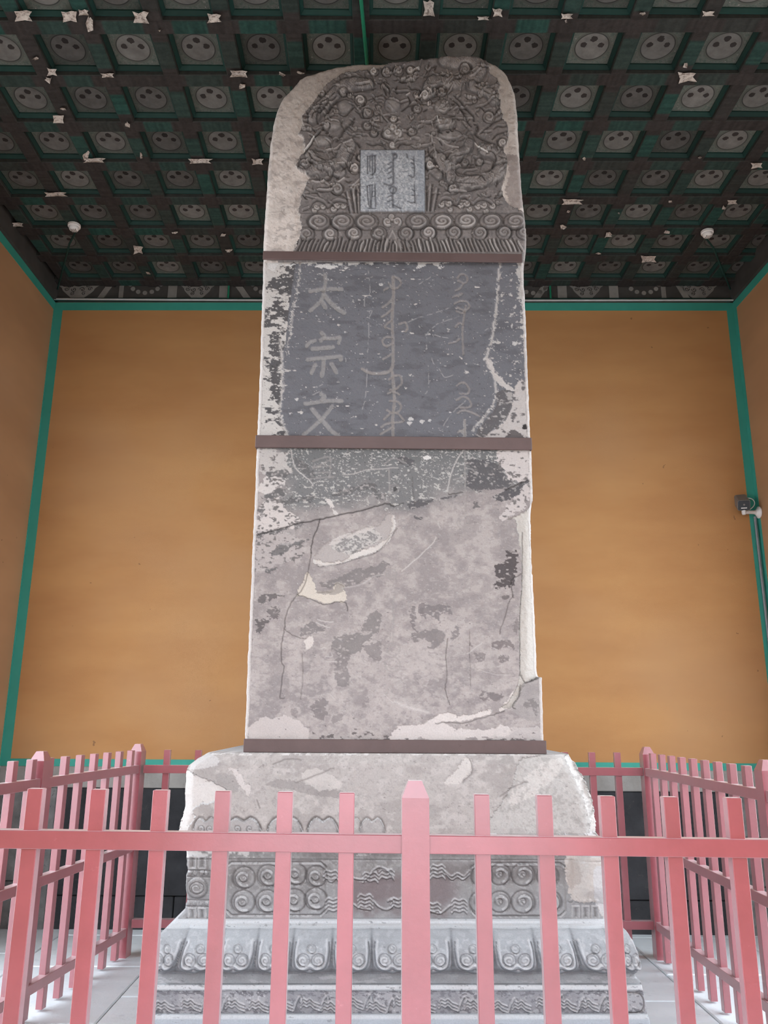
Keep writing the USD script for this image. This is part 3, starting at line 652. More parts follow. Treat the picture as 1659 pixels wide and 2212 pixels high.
# ------------------------------------------------------------------ the stele
def grid(nu, nv, vs, xl, xr):
    """xl, xr: functions of v"""
    u = np.linspace(0, 1, nu)[None, :]
    return xl(vs)[:, None] * (1 - u) + xr(vs)[:, None] * u, np.repeat(vs[:, None], nu, 1)
def curve(pts):
    p = np.array(pts, float); return lambda v: np.interp(v, p[:, 0], p[:, 1])

st = thing('stele', 'tall grey inscribed stone stele with carved dragon crown and three brown iron straps', 'stone stele', (0.1, 4.05, 1.48))
YS, YCR = 3.80, 3.775
GAIN = 0.80
INK, MID, PALE, BARE = (120, 120, 125), (178, 169, 166), (226, 219, 214), (205, 196, 188)

# --- slab
NU, NV = 440, 790
vs = np.linspace(551, 1612, NV)
jl = (noise(vs, vs * 0, 14, 3, 3) - 0.5) * 2.2; jr = (noise(vs, vs * 0, 14, 8, 3) - 0.5) * 2.2
xl = curve([(545, 568.5), (760, 561.5), (942, 554.5), (1100, 548), (1240, 542), (1400, 535), (1612, 527)])
xr = curve([(545, 1132), (600, 1133), (760, 1140), (940, 1147), (1000, 1150), (1060, 1152.5), (1082, 1153), (1110, 1150), (1122, 1150), (1170, 1153.5), (1260, 1157), (1350, 1162), (1455, 1167), (1458, 1168), (1463, 1172.5), (1612, 1176)])
U2, V2 = grid(NU, NV, vs, lambda v: xl(v) + jl, lambda v: xr(v) + jr)
fc = Face(U2, V2, (172, 163, 160))
u, v = fc.u, fc.v; ALL = np.arange(len(u))
u0 = np.repeat(U2[:, 0], NU); u1 = np.repeat(U2[:, -1], NU)
# lower part: blotched pinkish grey
n1 = noise(u, v, 46, 1, 4); n2 = noise(u, v, 15, 5, 4, 1.3); n3 = noise(u, v, 5, 9, 3, 1.6)
fc.mix(ALL, sst(0.52, 0.6, n1 * 0.6 + n2 * 0.4) * 0.6, (154, 146, 145))
fc.mix(ALL, sst(0.50, 0.38, n2 * 0.55 + n1 * 0.45) * 0.6, (197, 188, 183)); fc.mix(ALL, .55 * sst(.5, .6, noise(u, v, 24, 50, 4, 1.2)) * sst(1250, 1420, v), (200, 190, 185))
fc.mix(ALL, sst(0.62, 0.7, n3) * 0.4, (150, 142, 141)); fc.mix(ALL, sst(0.66, 0.76, noise(u, v, 3, 21, 2, 2.0)) * 0.22, (214, 206, 201))
# darker, ink-stained band just under the middle strap, thinning downwards
band = sst(1125, 1040, v + (noise(u, v, 40, 12, 3, 2) - 0.5) * 90 + 0.16 * (u - 850)) * sst(560, 640, u + (noise(u, v, 30, 22, 3) - .5) * 60)
fc.mix(ALL, band * 0.94, (128, 128, 128)); fc.mix(ALL, .6 * band * sst(1010, 985, v), (116, 117, 117)); fc.flakes(ALL, 0.2 * band + .12 * band * sst(1040, 1070, v), (198, 195, 190), 4.5, 1.8, 14)
fc.flakes(ALL, .26 * band * (noise(u, v, 30, 61, 2) > .42), (200, 197, 192), 2.4, 1.5, 15, .8, -.0008); fc.flakes(ALL, .14 * band, (98, 97, 98), 3, 1.8, 16, .8, 0)
# upper part: ink
up = v < 958
U_ = np.nonzero(up)[0]
fc.col[U_] = lin(INK)
fc.mix(U_, 0.35 * noise(u[U_], v[U_], 30, 2, 3), (132, 132, 137)); fc.mix(U_, 0.5 * sst(0.5, 0.75, noise(u[U_], v[U_], 12, 6, 3, 2.5)), (98, 97, 101))
# flaked margins of the upper part: left, right, top
lb = np.interp(v, [560, 600, 640, 665, 700, 740, 770, 830, 860, 885, 915, 945], [640, 634, 628, 624, 621, 617, 607, 609, 607, 604, 611, 622])
tl = np.clip((u - u0) / np.maximum(lb - u0, 1), 0, 1.6)
pl = np.where(tl < 1, 0.92 - 0.62 * tl ** 0.55 + 0.12 * (noise(u, v, 26, 31, 2) - 0.5) + 0.25 * sst(820, 945, v) * (1 - 0.5 * tl), 0.035 + 0.03 * sst(1.3, 1.0, tl))
fc.mix(U_, np.where(tl < 1, 1, 0)[U_] * 0.75, (92, 89, 88))
fc.flakes(U_, pl[U_], (214, 209, 204), 9, 2.2, 40, dh=-0.0015)
fc.flakes(U_, np.where(tl < 1, .16 + .2 * (1 - tl), 0)[U_], (216, 211, 206), 3.6, 2.0, 41, .9, dh=-.001)
fc.flakes(U_, np.where(tl < 1, .14, 0)[U_], (84, 81, 80), 3.2, 1.8, 45, .8, dh=.0005)
fc.mix(U_, (sst(10, 4, u - u0) * 0.9)[U_], (222, 217, 212))
tp = 0.62 * sst(590, 566, v + (noise(u, v, 34, 17, 3, 1.2) - 0.5) * 46) * sst(1060, 980, u) + 0.03
i2 = U_[v[U_] < 612]
fc.flakes(i2, tp[i2] * .9, (228, 226, 223), 8, 2.0, 44, dh=-0.0015); fc.flakes(i2, tp[i2] * .45, (224, 222, 219), 3.4, 2.2, 47, dh=-.001)
rb_ = np.interp(v, [560, 600, 640, 690, 730, 755, 775, 800, 815, 850, 870, 885, 905, 930, 945], [1081, 1078, 1074, 1069, 1063, 1055, 1048, 1061, 1069, 1072, 1068, 1060, 1047, 1024, 1020])
er = u1 - u
pr = np.where(u > rb_, 0.16 + 0.55 * sst(26, 4, er) * sst(800, 640, v), 0.0)
i3 = U_[(u[U_] > rb_[U_])]
fc.flakes(i3, pr[i3], (200, 196, 192), 6, 1.6, 48); fc.flakes(i3, pr[i3] * .5, (206, 202, 198), 2.8, 1.4, 49)
# the ragged scar lines that bound the inked field
for line, w, k, sd in (([(648, 566), (646, 600), (640, 640), (633, 665), (630, 700), (627, 720), (621, 745), (619, 765)], 1.6, 0.55, 3), ([(606, 735), (608, 765), (610, 800), (611, 830), (608, 862), (605, 885), (611, 915), (622, 944)], 3.0, 0.9, 4),
                       ([(1081, 564), (1079, 590), (1076, 620), (1073, 655), (1070, 690), (1064, 725), (1057, 750), (1049, 776)], 2.4, 0.9, 6), ([(1049, 776), (1056, 790), (1063, 804), (1070, 822), (1071, 850), (1066, 872), (1054, 890), (1042, 906), (1028, 920), (1022, 930)], 2.6, 0.75, 7)):
    fc.crack(line, (212, 207, 203), w, k, 0.003, 3.4, sd, 0.44); fc.crack(line, (196, 192, 188), w * .5, k * .8, 0.002, 2.2, sd + 1, 0.5)
    ix_, d_, t_ = fc.dist(smoothline(line), 12); fc.flakes(ix_, .42 * np.exp(-(d_ / 6) ** 2), (206, 202, 198), 3.2, 1.3, sd + 20, .9)
fc.patch([(1050, 776), (1063, 779), (1068, 800), (1078, 812), (1092, 826), (1108, 838), (1112, 846), (1098, 841), (1080, 832), (1066, 812)], (212, 206, 202), 0.95, 2.5, 6, 3, -0.002)
fc.patch([(1112, 832), (1122, 824), (1139, 820), (1150, 820), (1152, 948), (1040, 948), (1050, 936), (1068, 926), (1090, 908), (1102, 886), (1108, 862), (1108, 846)], (206, 199, 195), 0.95, 4, 9, 5, -0.003, grain=0.62, gs=7, g2=(120, 116, 116))
fc.patch([(1096, 842), (1108, 846), (1108, 862), (1104, 884), (1090, 908), (1068, 926), (1052, 938), (1040, 948), (1024, 948), (1034, 925), (1056, 900), (1072, 876), (1074, 848)], (108, 105, 106), 0.9, 2, 8, 6, 0, grain=0.62, gs=5, g2=(180, 175, 172))
fc.patch([(1098, 936), (1108, 928), (1122, 934), (1130, 946), (1092, 948)], (98, 92, 92), 0.9, 3, 8, 2)
fc.patch([(1129, 920), (1135, 915), (1141, 918), (1139, 926), (1131, 927)], (58, 55, 55), 0.95, 1.5, 4, 2)
# carved, chalky characters
CH = (170, 167, 165)
def stroke(line, w=6.5, rgb=CH, k=0.8, depth=0.004):
    line = smoothline(line); idx, d, t = fc.dist(line, w * 2)
    d = d + (noise(u[idx], v[idx], 4, 19, 2) - 0.5) * 2.2
    m = sst(w * 0.62, w * 0.36, d); fc.h[idx] -= depth * m
    fc.mix(idx, m * k * (0.65 + 0.5 * noise(u[idx], v[idx], 4, 23, 2)), rgb)
a = cr(550, 540, 5.352)
for ln_, w in ((a((810, 285), (818, 360), (800, 470)), 8), (a((640, 478), (720, 464), (850, 452), (1005, 452)), 8.5), (a((800, 470), (790, 540), (735, 620), (645, 700)), 8.5), (a((815, 530), (870, 600), (945, 670), (1035, 728)), 10), (a((785, 605), (815, 660)), 10),
               (a((775, 955), (805, 1000), (765, 1045)), 9), (a((700, 1045), (640, 1065), (600, 1115)), 8), (a((810, 1022), (900, 1022), (985, 1012), (972, 1075)), 8), (a((670, 1142), (780, 1136), (905, 1122)), 9)):
    stroke(ln_, w)
a = cr(550, 740, 5.352)
for ln_, w in ((a((610, 198), (720, 184), (860, 172), (990, 160), (996, 195)), 8.5), (a((800, 195), (795, 280), (778, 385)), 9), (a((700, 258), (655, 350)), 9), (a((890, 248), (945, 345)), 9),
               (a((765, 590), (812, 628), (770, 660)), 8), (a((588, 708), (700, 692), (860, 672), (1005, 675)), 9), (a((893, 735), (830, 825), (740, 920), (565, 1068)), 8.5), (a((665, 770), (740, 860), (810, 930), (880, 1010), (965, 1080)), 10)):
    stroke(ln_, w)
# Manchu column in the middle and Mongol column on the right
CH2 = (172, 166, 162)
sp = [[(849, 598), (850, 640), (847, 690), (849, 740), (849, 780), (846, 796), (836, 804), (815, 807), (795, 804), (783, 797)], [(846, 800), (850, 830), (852, 870), (848, 905), (850, 948)]]
for q in sp: stroke(q, 7, CH2, 0.75)
for q in ([(851, 597), (862, 603), (866, 613), (858, 622), (847, 622), (840, 612)], [(838, 622), (830, 626)], [(846, 648), (838, 656), (826, 664)], [(846, 668), (838, 676), (825, 684)], [(846, 690), (836, 700), (832, 706), (848, 712)], [(862, 700), (876, 697), (880, 710), (876, 716)],
          [(846, 728), (834, 728), (826, 738), (834, 748), (846, 742)], [(846, 764), (838, 770), (828, 776)], [(840, 820), (852, 812), (864, 812), (868, 826), (858, 838), (842, 842)], [(838, 850), (850, 846), (862, 852)], [(842, 866), (856, 866), (866, 876), (862, 888), (848, 892), (836, 886)],
          [(830, 906), (846, 892), (860, 894), (872, 908)], [(824, 922), (840, 914), (864, 912), (872, 908)], [(822, 938), (838, 928), (848, 922)]):
    stroke(q, 5, CH2, 0.7)
CH3 = (170, 164, 161)
for q in ([(1006, 660), (1000, 700), (999, 730), (1001, 765)], [(988, 600), (996, 592), (1006, 594), (1010, 606), (1002, 612)], [(990, 606), (1000, 612), (994, 622), (984, 628)], [(990, 640), (998, 634), (978, 642)], [(982, 656), (994, 650), (1008, 652), (1014, 662), (1004, 670), (988, 664)], [(986, 672), (998, 676), (1006, 672)], [(984, 706), (992, 698), (1000, 700)], [(970, 742), (984, 738), (992, 732)],
          [(986, 833), (998, 826), (1008, 830), (1014, 842), (1008, 850), (994, 850)], [(986, 864), (1000, 857), (1012, 862), (1018, 874), (1012, 880), (994, 880)], [(988, 892), (1002, 886), (1016, 890), (1036, 899)], [(1003, 906), (1005, 926), (1005, 946)], [(990, 934), (998, 930), (1004, 934)]):
    stroke(q, 4.6, CH3, 0.7)
fc.patch([(990, 930), (1000, 926), (1001, 908), (1004, 906), (1007, 926), (1007, 946), (994, 946), (1001, 940)], (170, 166, 163), 0.8, 1, 5, 2)
# hairline cracks in the inked field
LT = (196, 194, 192)
for q in ([(795, 586), (797, 600), (799, 625), (800, 640)], [(790, 601), (805, 598), (818, 594)], [(787, 640), (787, 660), (792, 672), (804, 672), (796, 690), (797, 720), (794, 760), (793, 800), (790, 850), (787, 870), (782, 885)], [(748, 755), (747, 775), (748, 790)],
          [(854, 708), (876, 698), (905, 686), (940, 676), (972, 664)], [(918, 726), (930, 712), (945, 700), (966, 692), (985, 686), (1000, 676)], [(918, 722), (940, 724), (972, 732)], [(921, 730), (921, 752)], [(931, 772), (937, 786), (950, 800), (962, 815), (985, 806), (1005, 795)],
          [(924, 786), (926, 820), (925, 840), (914, 858)], [(1005, 866), (985, 884), (970, 900), (958, 920), (954, 935)], [(1030, 719), (1045, 715), (1060, 705)], [(902, 615), (920, 605), (932, 597)], [(680, 840), (696, 830)], [(634, 868), (650, 860), (672, 854), (690, 846)]):
    fc.crack(q, LT, 0.9, 0.65, 0.0012, 1.2, 9, 0.46)
for x, y, r in ((823, 615, 5), (888, 905, 6), (884, 914, 6), (912, 911, 6), (928, 908, 4), (720, 690, 3), (641, 862, 5), (1105, 705, 2.5), (1112, 742, 6), (1122, 742, 4), (745, 718, 3), (627, 893, 3)):
    fc.patch([(x - r, y), (x, y - r * 0.7), (x + r, y - r * 0.2), (x, y + r * 0.7)], (214, 211, 208), 0.9, 2, 3, int(x) % 60)
iS = U_[(u[U_] > lb[U_]) & (u[U_] < rb_[U_])]
fc.flakes(iS, 0.045 + 0.06 * (np.abs(v[iS] - 640) < 60) * (u[iS] < 800), (205, 203, 200), 3.2, 2.4, 52, 0.9)
fc.flakes(iS, 0.05, (80, 78, 80), 3.4, 1.5, 57, 0.6)

# --- lower slab: patches and scars, top to bottom
for p, c, k, sd in (([(560, 975), (612, 972), (622, 990), (632, 1020), (606, 1030), (575, 1026), (560, 1005)], (205, 199, 194), 0.85, 3), ([(566, 1034), (590, 1028), (612, 1040), (600, 1056), (575, 1066), (562, 1060)], PALE, 0.8, 5), ([(566, 1082), (600, 1072), (612, 1090), (640, 1118), (636, 1138), (600, 1140), (558, 1146), (556, 1110)], (222, 213, 208), 0.85, 6),
                    ([(556, 1150), (600, 1148), (640, 1160), (660, 1190), (650, 1215), (600, 1222), (548, 1230)], (200, 191, 187), 0.6, 7), ([(1083, 970), (1148, 970), (1150, 1036), (1128, 1042), (1108, 1040), (1094, 1026), (1084, 1010), (1074, 1004)], (218, 209, 205), 0.92, 8), ([(1124, 1058), (1146, 1042), (1152, 1070), (1130, 1094), (1100, 1120), (1082, 1118), (1090, 1098), (1108, 1080)], (214, 205, 201), 0.85, 9)):
    fc.patch(p, c, k, 8, 18, sd, 0, 1.4, grain=0.64, gs=5, g2=(128, 123, 121))
DK = (108, 106, 106)
for p, sd, k in (([(574, 1028), (590, 1018), (612, 1014), (626, 1022), (620, 1030), (596, 1030), (580, 1036)], 2, .85), ([(562, 1080), (578, 1066), (604, 1058), (618, 1062), (606, 1072), (584, 1076)], 3, .85), ([(610, 1082), (640, 1076), (680, 1072), (686, 1076), (650, 1084), (620, 1090)], 4, .8), ([(716, 1068), (740, 1060), (770, 1050), (800, 1046), (814, 1056), (812, 1066), (790, 1058), (760, 1066), (730, 1070)], 5, .8), ([(806, 1066), (830, 1066), (836, 1074), (816, 1078)], 6, .8),
                 ([(556, 1104), (566, 1098), (574, 1108), (574, 1118), (566, 1110)], 7, .85), ([(550, 1154), (578, 1148), (612, 1140), (624, 1142), (600, 1150), (572, 1156), (552, 1162)], 8, .9), ([(600, 1180), (620, 1176), (640, 1168), (664, 1166), (652, 1176), (628, 1182), (610, 1196), (584, 1200)], 9, .8), ([(572, 1234), (584, 1228), (600, 1226), (586, 1236)], 10, .8),
                 ([(640, 1128), (662, 1126), (656, 1136), (640, 1144), (632, 1140)], 11, .6), ([(632, 988), (660, 1000), (676, 1024), (672, 1040), (656, 1020), (640, 1010)], 12, .7), ([(1066, 1000), (1084, 1008), (1094, 1030), (1110, 1042), (1090, 1052), (1060, 1056), (1020, 1060), (1010, 1030), (1015, 990)], 14, .85), ([(1066, 1070), (1090, 1060), (1112, 1050), (1130, 1040), (1146, 1040), (1128, 1054), (1118, 1070), (1090, 1082), (1072, 1082)], 15, .95),
                 ([(852, 990), (875, 986), (898, 996), (890, 1004), (868, 1002)], 16, .8), ([(884, 1092), (900, 1084), (930, 1078), (960, 1074), (986, 1070), (975, 1078), (930, 1084), (914, 1094), (890, 1098)], 17, .85), ([(894, 1120), (904, 1116), (916, 1120), (908, 1124)], 18, .8), ([(1018, 1092), (1026, 1084), (1034, 1092), (1024, 1096)], 19, .7)):
    fc.patch(p, DK if sd < 14 else (98, 96, 98), k, 5, 12, sd, 0, 1.6, grain=0.66, gs=4, g2=(176, 170, 167))
for p, sd, k, c in (([(1092, 1190), (1106, 1192), (1120, 1188), (1126, 1200), (1120, 1214), (1118, 1230), (1112, 1250), (1106, 1268), (1084, 1272), (1070, 1266), (1076, 1246), (1070, 1226), (1076, 1214), (1098, 1208)], 20, .95, (100, 93, 93)), ([(1084, 1288), (1096, 1282), (1098, 1290), (1088, 1296)], 21, .8, (118, 110, 110)), ([(1108, 1340), (1118, 1332), (1122, 1350), (1116, 1366), (1108, 1356)], 22, .5, (122, 114, 114)), ([(1060, 1390), (1080, 1382), (1100, 1386), (1110, 1402), (1096, 1400), (1070, 1402)], 23, .7, (130, 121, 121)),
                    ([(1026, 1412), (1044, 1412), (1040, 1428), (1026, 1430)], 24, .6, (132, 124, 124)), ([(1076, 1416), (1090, 1414), (1094, 1426), (1080, 1430)], 25, .7, (128, 120, 120)), ([(1040, 1490), (1060, 1496), (1080, 1496), (1080, 1508), (1064, 1514), (1042, 1508)], 26, .7, (130, 121, 121)), ([(1132, 1520), (1150, 1512), (1163, 1524), (1160, 1540), (1152, 1528), (1136, 1532)], 27, .95, (92, 84, 84)), ([(1150, 1520), (1156, 1515), (1162, 1532), (1156, 1545)], 28, .9, (110, 103, 103)),
                    ([(904, 1318), (922, 1306), (950, 1308), (974, 1306), (970, 1326), (958, 1322), (950, 1346), (942, 1334), (924, 1328), (920, 1342)], 29, .8, (142, 135, 135)), ([(882, 1316), (894, 1314), (896, 1338), (896, 1360), (886, 1340)], 30, .8, (142, 135, 135)), ([(906, 1312), (920, 1302), (924, 1310), (910, 1328)], 31, .8, (144, 136, 136)), ([(925, 1364), (945, 1360), (956, 1374), (952, 1392), (930, 1400), (924, 1384), (890, 1388), (890, 1372)], 32, .75, (146, 139, 138)), ([(974, 1366), (990, 1352), (994, 1362), (984, 1378), (974, 1380)], 33, .75, (146, 139, 138)),
                    ([(1016, 1388), (1022, 1384), (1026, 1392), (1018, 1396)], 34, .6, (132, 124, 124)), ([(786, 1500), (800, 1520), (790, 1540), (778, 1550), (790, 1512)], 35, .3, (150, 142, 141)), ([(706, 1256), (740, 1246), (760, 1234), (790, 1226), (806, 1222), (836, 1216), (838, 1228), (820, 1244), (790, 1250), (770, 1258), (740, 1266), (712, 1270), (690, 1262)], 36, .75, (140, 134, 133)), ([(560, 1288), (580, 1282), (606, 1284), (616, 1288), (596, 1292), (570, 1302), (562, 1306)], 37, .8, (112, 106, 106)), ([(572, 1322), (590, 1310), (606, 1312), (600, 1334), (580, 1336)], 38, .8, (120, 113, 113)), ([(552, 1342), (566, 1338), (580, 1342), (566, 1358), (560, 1368)], 39, .85, (110, 104, 104)),
                    ([(648, 1364), (668, 1344), (690, 1348), (700, 1356), (680, 1366), (668, 1378), (652, 1372)], 40, .75, (142, 136, 135)), ([(720, 1386), (760, 1370), (790, 1340), (820, 1320), (824, 1340), (800, 1380), (770, 1410), (740, 1420), (720, 1412)], 41, .8, (148, 142, 140)), ([(724, 1430), (740, 1420), (760, 1412), (752, 1450), (750, 1480), (736, 1486), (726, 1470)], 42, .7, (146, 139, 138)), ([(784, 1394), (806, 1388), (822, 1384), (826, 1418), (800, 1424)], 43, .7, (146, 139, 138)), ([(690, 1512), (710, 1514), (708, 1534), (700, 1554), (684, 1554), (672, 1530)], 44, .75, (146, 138, 137)), ([(714, 1554), (740, 1540), (742, 1546), (720, 1562)], 45, .6, (146, 138, 137)), ([(628, 1532), (646, 1530), (640, 1546), (632, 1542)], 46, .6, (150, 142, 141))):
    fc.patch(p, tuple(.93 * x for x in c), k, 6.5, 16, sd, 0, 1.3, grain=0.66, gs=5, g2=(184, 175, 171))
# pale fresh breaks, each with a step
for p, c, sd, dh, g in (([(676, 1204), (684, 1196), (700, 1178), (720, 1168), (738, 1162), (764, 1150), (790, 1140), (806, 1138), (826, 1128), (838, 1110), (850, 1112), (853, 1130), (848, 1150), (838, 1162), (815, 1188), (780, 1202), (740, 1214), (706, 1222), (686, 1220)], (190, 182, 178), 3, -0.006, None), ([(684, 1208), (690, 1210), (715, 1214), (745, 1208), (760, 1194), (776, 1188), (800, 1182), (822, 1172), (842, 1158), (852, 1150), (840, 1168), (815, 1190), (780, 1203), (740, 1215), (704, 1223), (684, 1220), (676, 1210)], (232, 225, 219), 5, -0.006, None), ([(846, 1120), (853, 1112), (854, 1132), (850, 1148), (842, 1152), (846, 1136)], (228, 221, 215), 6, -0.003, None),
                        ([(716, 1176), (738, 1160), (770, 1152), (800, 1142), (808, 1140), (816, 1150), (824, 1160), (812, 1172), (786, 1184), (760, 1196), (744, 1196), (730, 1190), (720, 1186)], (150, 147, 145), 7, -0.001, (0.5, (205, 199, 194))), ([(710, 1174), (730, 1160), (760, 1150), (800, 1136), (806, 1142), (770, 1154), (740, 1164), (722, 1176)], (214, 207, 202), 8, 0, None),
                        ([(664, 1236), (672, 1248), (682, 1262), (684, 1278), (716, 1278), (724, 1262), (740, 1264), (749, 1290), (742, 1302), (726, 1300), (704, 1304), (684, 1296), (664, 1290), (642, 1285), (652, 1258)], (226, 216, 203), 9, -0.006, None), ([(684, 1276), (720, 1274), (726, 1258), (742, 1262), (744, 1270), (728, 1282), (690, 1282)], (176, 168, 160), 10, 0, None),
                        ([(660, 1380), (672, 1374), (680, 1384), (672, 1398), (662, 1404), (658, 1394)], (226, 217, 210), 11, -0.002, None), ([(704, 1078), (714, 1080), (722, 1092), (718, 1096), (708, 1088)], (226, 219, 214), 12, -0.002, None), ([(720, 1100), (728, 1106), (732, 1112), (722, 1114)], (220, 213, 208), 13, 0, None),
                        ([(934, 1550), (960, 1541), (978, 1540), (988, 1546), (984, 1556), (960, 1560), (938, 1562)], (232, 223, 217), 14, -0.004, None), ([(990, 1548), (1020, 1542), (1050, 1534), (1062, 1535), (1056, 1544), (1030, 1550), (1000, 1558), (988, 1558)], (232, 223, 217), 15, -0.004, None), ([(1078, 1534), (1096, 1512), (1110, 1490), (1124, 1480), (1128, 1492), (1116, 1512), (1104, 1526), (1088, 1536)], (228, 219, 212), 16, -0.003, None), ([(862, 1566), (900, 1560), (960, 1564), (1020, 1576), (1080, 1570), (1110, 1574), (1090, 1588), (1040, 1592), (960, 1598), (860, 1600), (846, 1594)], (230, 221, 216), 17, -0.001, None),
                        ([(540, 1560), (570, 1546), (620, 1550), (650, 1568), (660, 1590), (640, 1600), (545, 1604), (532, 1590)], (216, 206, 201), 18, 0, None), ([(1060, 1596), (1100, 1580), (1140, 1574), (1168, 1580), (1172, 1600)], (206, 198, 194), 19, 0, None)):
    fc.patch(p, c, 0.93 if sd < 17 else .8, 3 if sd < 17 else 11, 10 if sd < 17 else 26, sd, dh, 1.0 if sd < 17 else 1.5, True, *( (g[0], 3.2, g[1]) if g else ()))
# the large broken-away right edge
br = [(1152, 1082), (1140, 1100), (1120, 1112), (1094, 1122), (1114, 1122), (1118, 1150), (1124, 1180), (1128, 1220), (1127, 1270), (1123, 1320), (1122, 1380), (1124, 1430), (1122, 1462), (1118, 1480), (1112, 1494), (1100, 1515), (1084, 1528), (1104, 1526), (1118, 1508), (1126, 1488), (1140, 1474), (1168, 1462), (1180, 1440), (1180, 1082)]
idx = fc.patch(br, (214, 208, 200), 0.95, 2.0, 8, 12, -0.012, 1.0)
fc.h[idx] -= 0.05 * sst(1135, 1172, u[idx]) + 0.008 * (noise(u[idx], v[idx], 7, 33, 4) - 0.5)
fc.patch([(1140, 1122), (1149, 1122), (1150, 1160), (1147, 1180), (1150, 1200), (1149, 1232), (1158, 1232), (1156, 1160), (1153, 1122)], (176, 172, 168), 0.8, 1.5, 6, 13, -0.02)
fc.patch([(1130, 1476), (1168, 1464), (1180, 1464), (1180, 1545), (1140, 1556), (1112, 1540), (1110, 1530), (1120, 1510)], (172, 166, 163), 0.6, 3, 10, 15, 0.0)
# dark foot stains
iF = np.nonzero((v > 1548) & (v < 1612))[0]
pf_ = 0.34 * sst(1552, 1590, v[iF]) * sst(650, 700, u[iF]) * sst(880, 820, u[iF]) + 0.5 * sst(1594, 1602, v[iF]) * (0.5 + noise(u[iF], v[iF], 60, 3, 2)) + 0.22 * sst(1020, 1060, u[iF]) * sst(1585, 1597, v[iF])
fc.flakes(iF, pf_, (112, 105, 104), 8, 1.8, 34, 0.9, 0)
# dark cracks and incised lines
DC = (66, 62, 61)
for q, w, k in (([(550, 1156), (575, 1150), (600, 1143), (640, 1132), (690, 1122), (725, 1114), (770, 1105), (810, 1094), (835, 1088), (850, 1092)], 1.5, .9), ([(690, 1122), (686, 1140), (678, 1158), (673, 1180), (672, 1195)], 1.2, .85), ([(672, 1195), (668, 1220), (658, 1262), (642, 1285), (628, 1304), (618, 1330), (614, 1360), (609, 1390), (608, 1430), (613, 1440), (609, 1470), (605, 1506), (614, 1508)], 1.1, .6),
                ([(642, 1285), (664, 1291), (690, 1302), (704, 1306), (728, 1300), (747, 1302), (751, 1320)], 1.0, .7), ([(686, 1224), (730, 1218), (780, 1204), (815, 1192), (842, 1162), (851, 1152), (858, 1140)], 1.0, .5), ([(1090, 1058), (1110, 1050), (1126, 1042), (1140, 1038), (1150, 1042)], 1.6, .9), ([(968, 1068), (985, 1066), (1000, 1062)], 1.2, .8),
                ([(842, 1092), (852, 1094), (872, 1086)], 1.2, .7), ([(1108, 1286), (1098, 1304), (1092, 1330), (1082, 1356), (1080, 1370)], .9, .5), ([(1108, 1292), (1104, 1262), (1108, 1250), (1126, 1240)], 1.0, .7), ([(1126, 1460), (1136, 1474), (1160, 1466), (1168, 1460)], 1.3, .7), ([(1124, 1480), (1122, 1502), (1108, 1525), (1114, 1532)], 1.2, .7), ([(940, 1564), (965, 1560), (1000, 1562), (1030, 1554), (1060, 1546), (1090, 1536)], 1.3, .6),
                ([(966, 1380), (963, 1420), (966, 1460), (962, 1480), (964, 1500), (972, 1522)], .9, .5), ([(652, 1412), (654, 1460), (650, 1510)], .8, .3), ([(1014, 1360), (1014, 1410), (1017, 1480)], .8, .25), ([(1128, 1150), (1128, 1250), (1124, 1330), (1123, 1420), (1124, 1460)], 1.2, .6), ([(614, 1360), (632, 1372), (650, 1378), (662, 1380)], .9, .5), ([(890, 1030), (892, 1060), (896, 1090)], .8, .3)):
    fc.crack(q, DC, w, k, 0.003, 1.5, 11)
for q, w, k in (([(628, 970), (634, 1000), (642, 1016), (660, 1030), (672, 1042), (676, 1050)], 1.3, .7), ([(740, 1025), (760, 1024), (790, 1016), (830, 1012), (860, 1010)], 1.1, .6), ([(1000, 974), (990, 988), (982, 1004), (976, 1020), (970, 1040), (966, 1060)], 1.4, .7), ([(946, 1130), (950, 1140)], 1.2, .6), ([(942, 1160), (936, 1172), (920, 1188), (904, 1204), (884, 1220), (868, 1234)], 1.2, .75), ([(740, 1270), (780, 1262), (806, 1246), (830, 1240)], 1.6, .35), ([(686, 1338), (700, 1342), (720, 1344)], 1.2, .7), ([(684, 1345), (700, 1352), (712, 1356)], 1.2, .7), ([(706, 1400), (700, 1398), (694, 1402)], 1.0, .7),
                ([(704, 1418), (718, 1418), (716, 1412)], .9, .7), ([(706, 1430), (726, 1428)], .9, .7), ([(714, 1500), (722, 1510)], 1, .6), ([(854, 1516), (880, 1526), (905, 1534), (925, 1538)], 3.5, .5), ([(830, 1500), (842, 1510), (850, 1518)], 1.0, .4), ([(1010, 1412), (1030, 1396), (1042, 1388)], 1.0, .6), ([(1036, 1446), (1060, 1454), (1084, 1458), (1110, 1458)], .9, .4)):
    fc.crack(q, (222, 216, 211), w, k, 0.002, 1.2, 13)
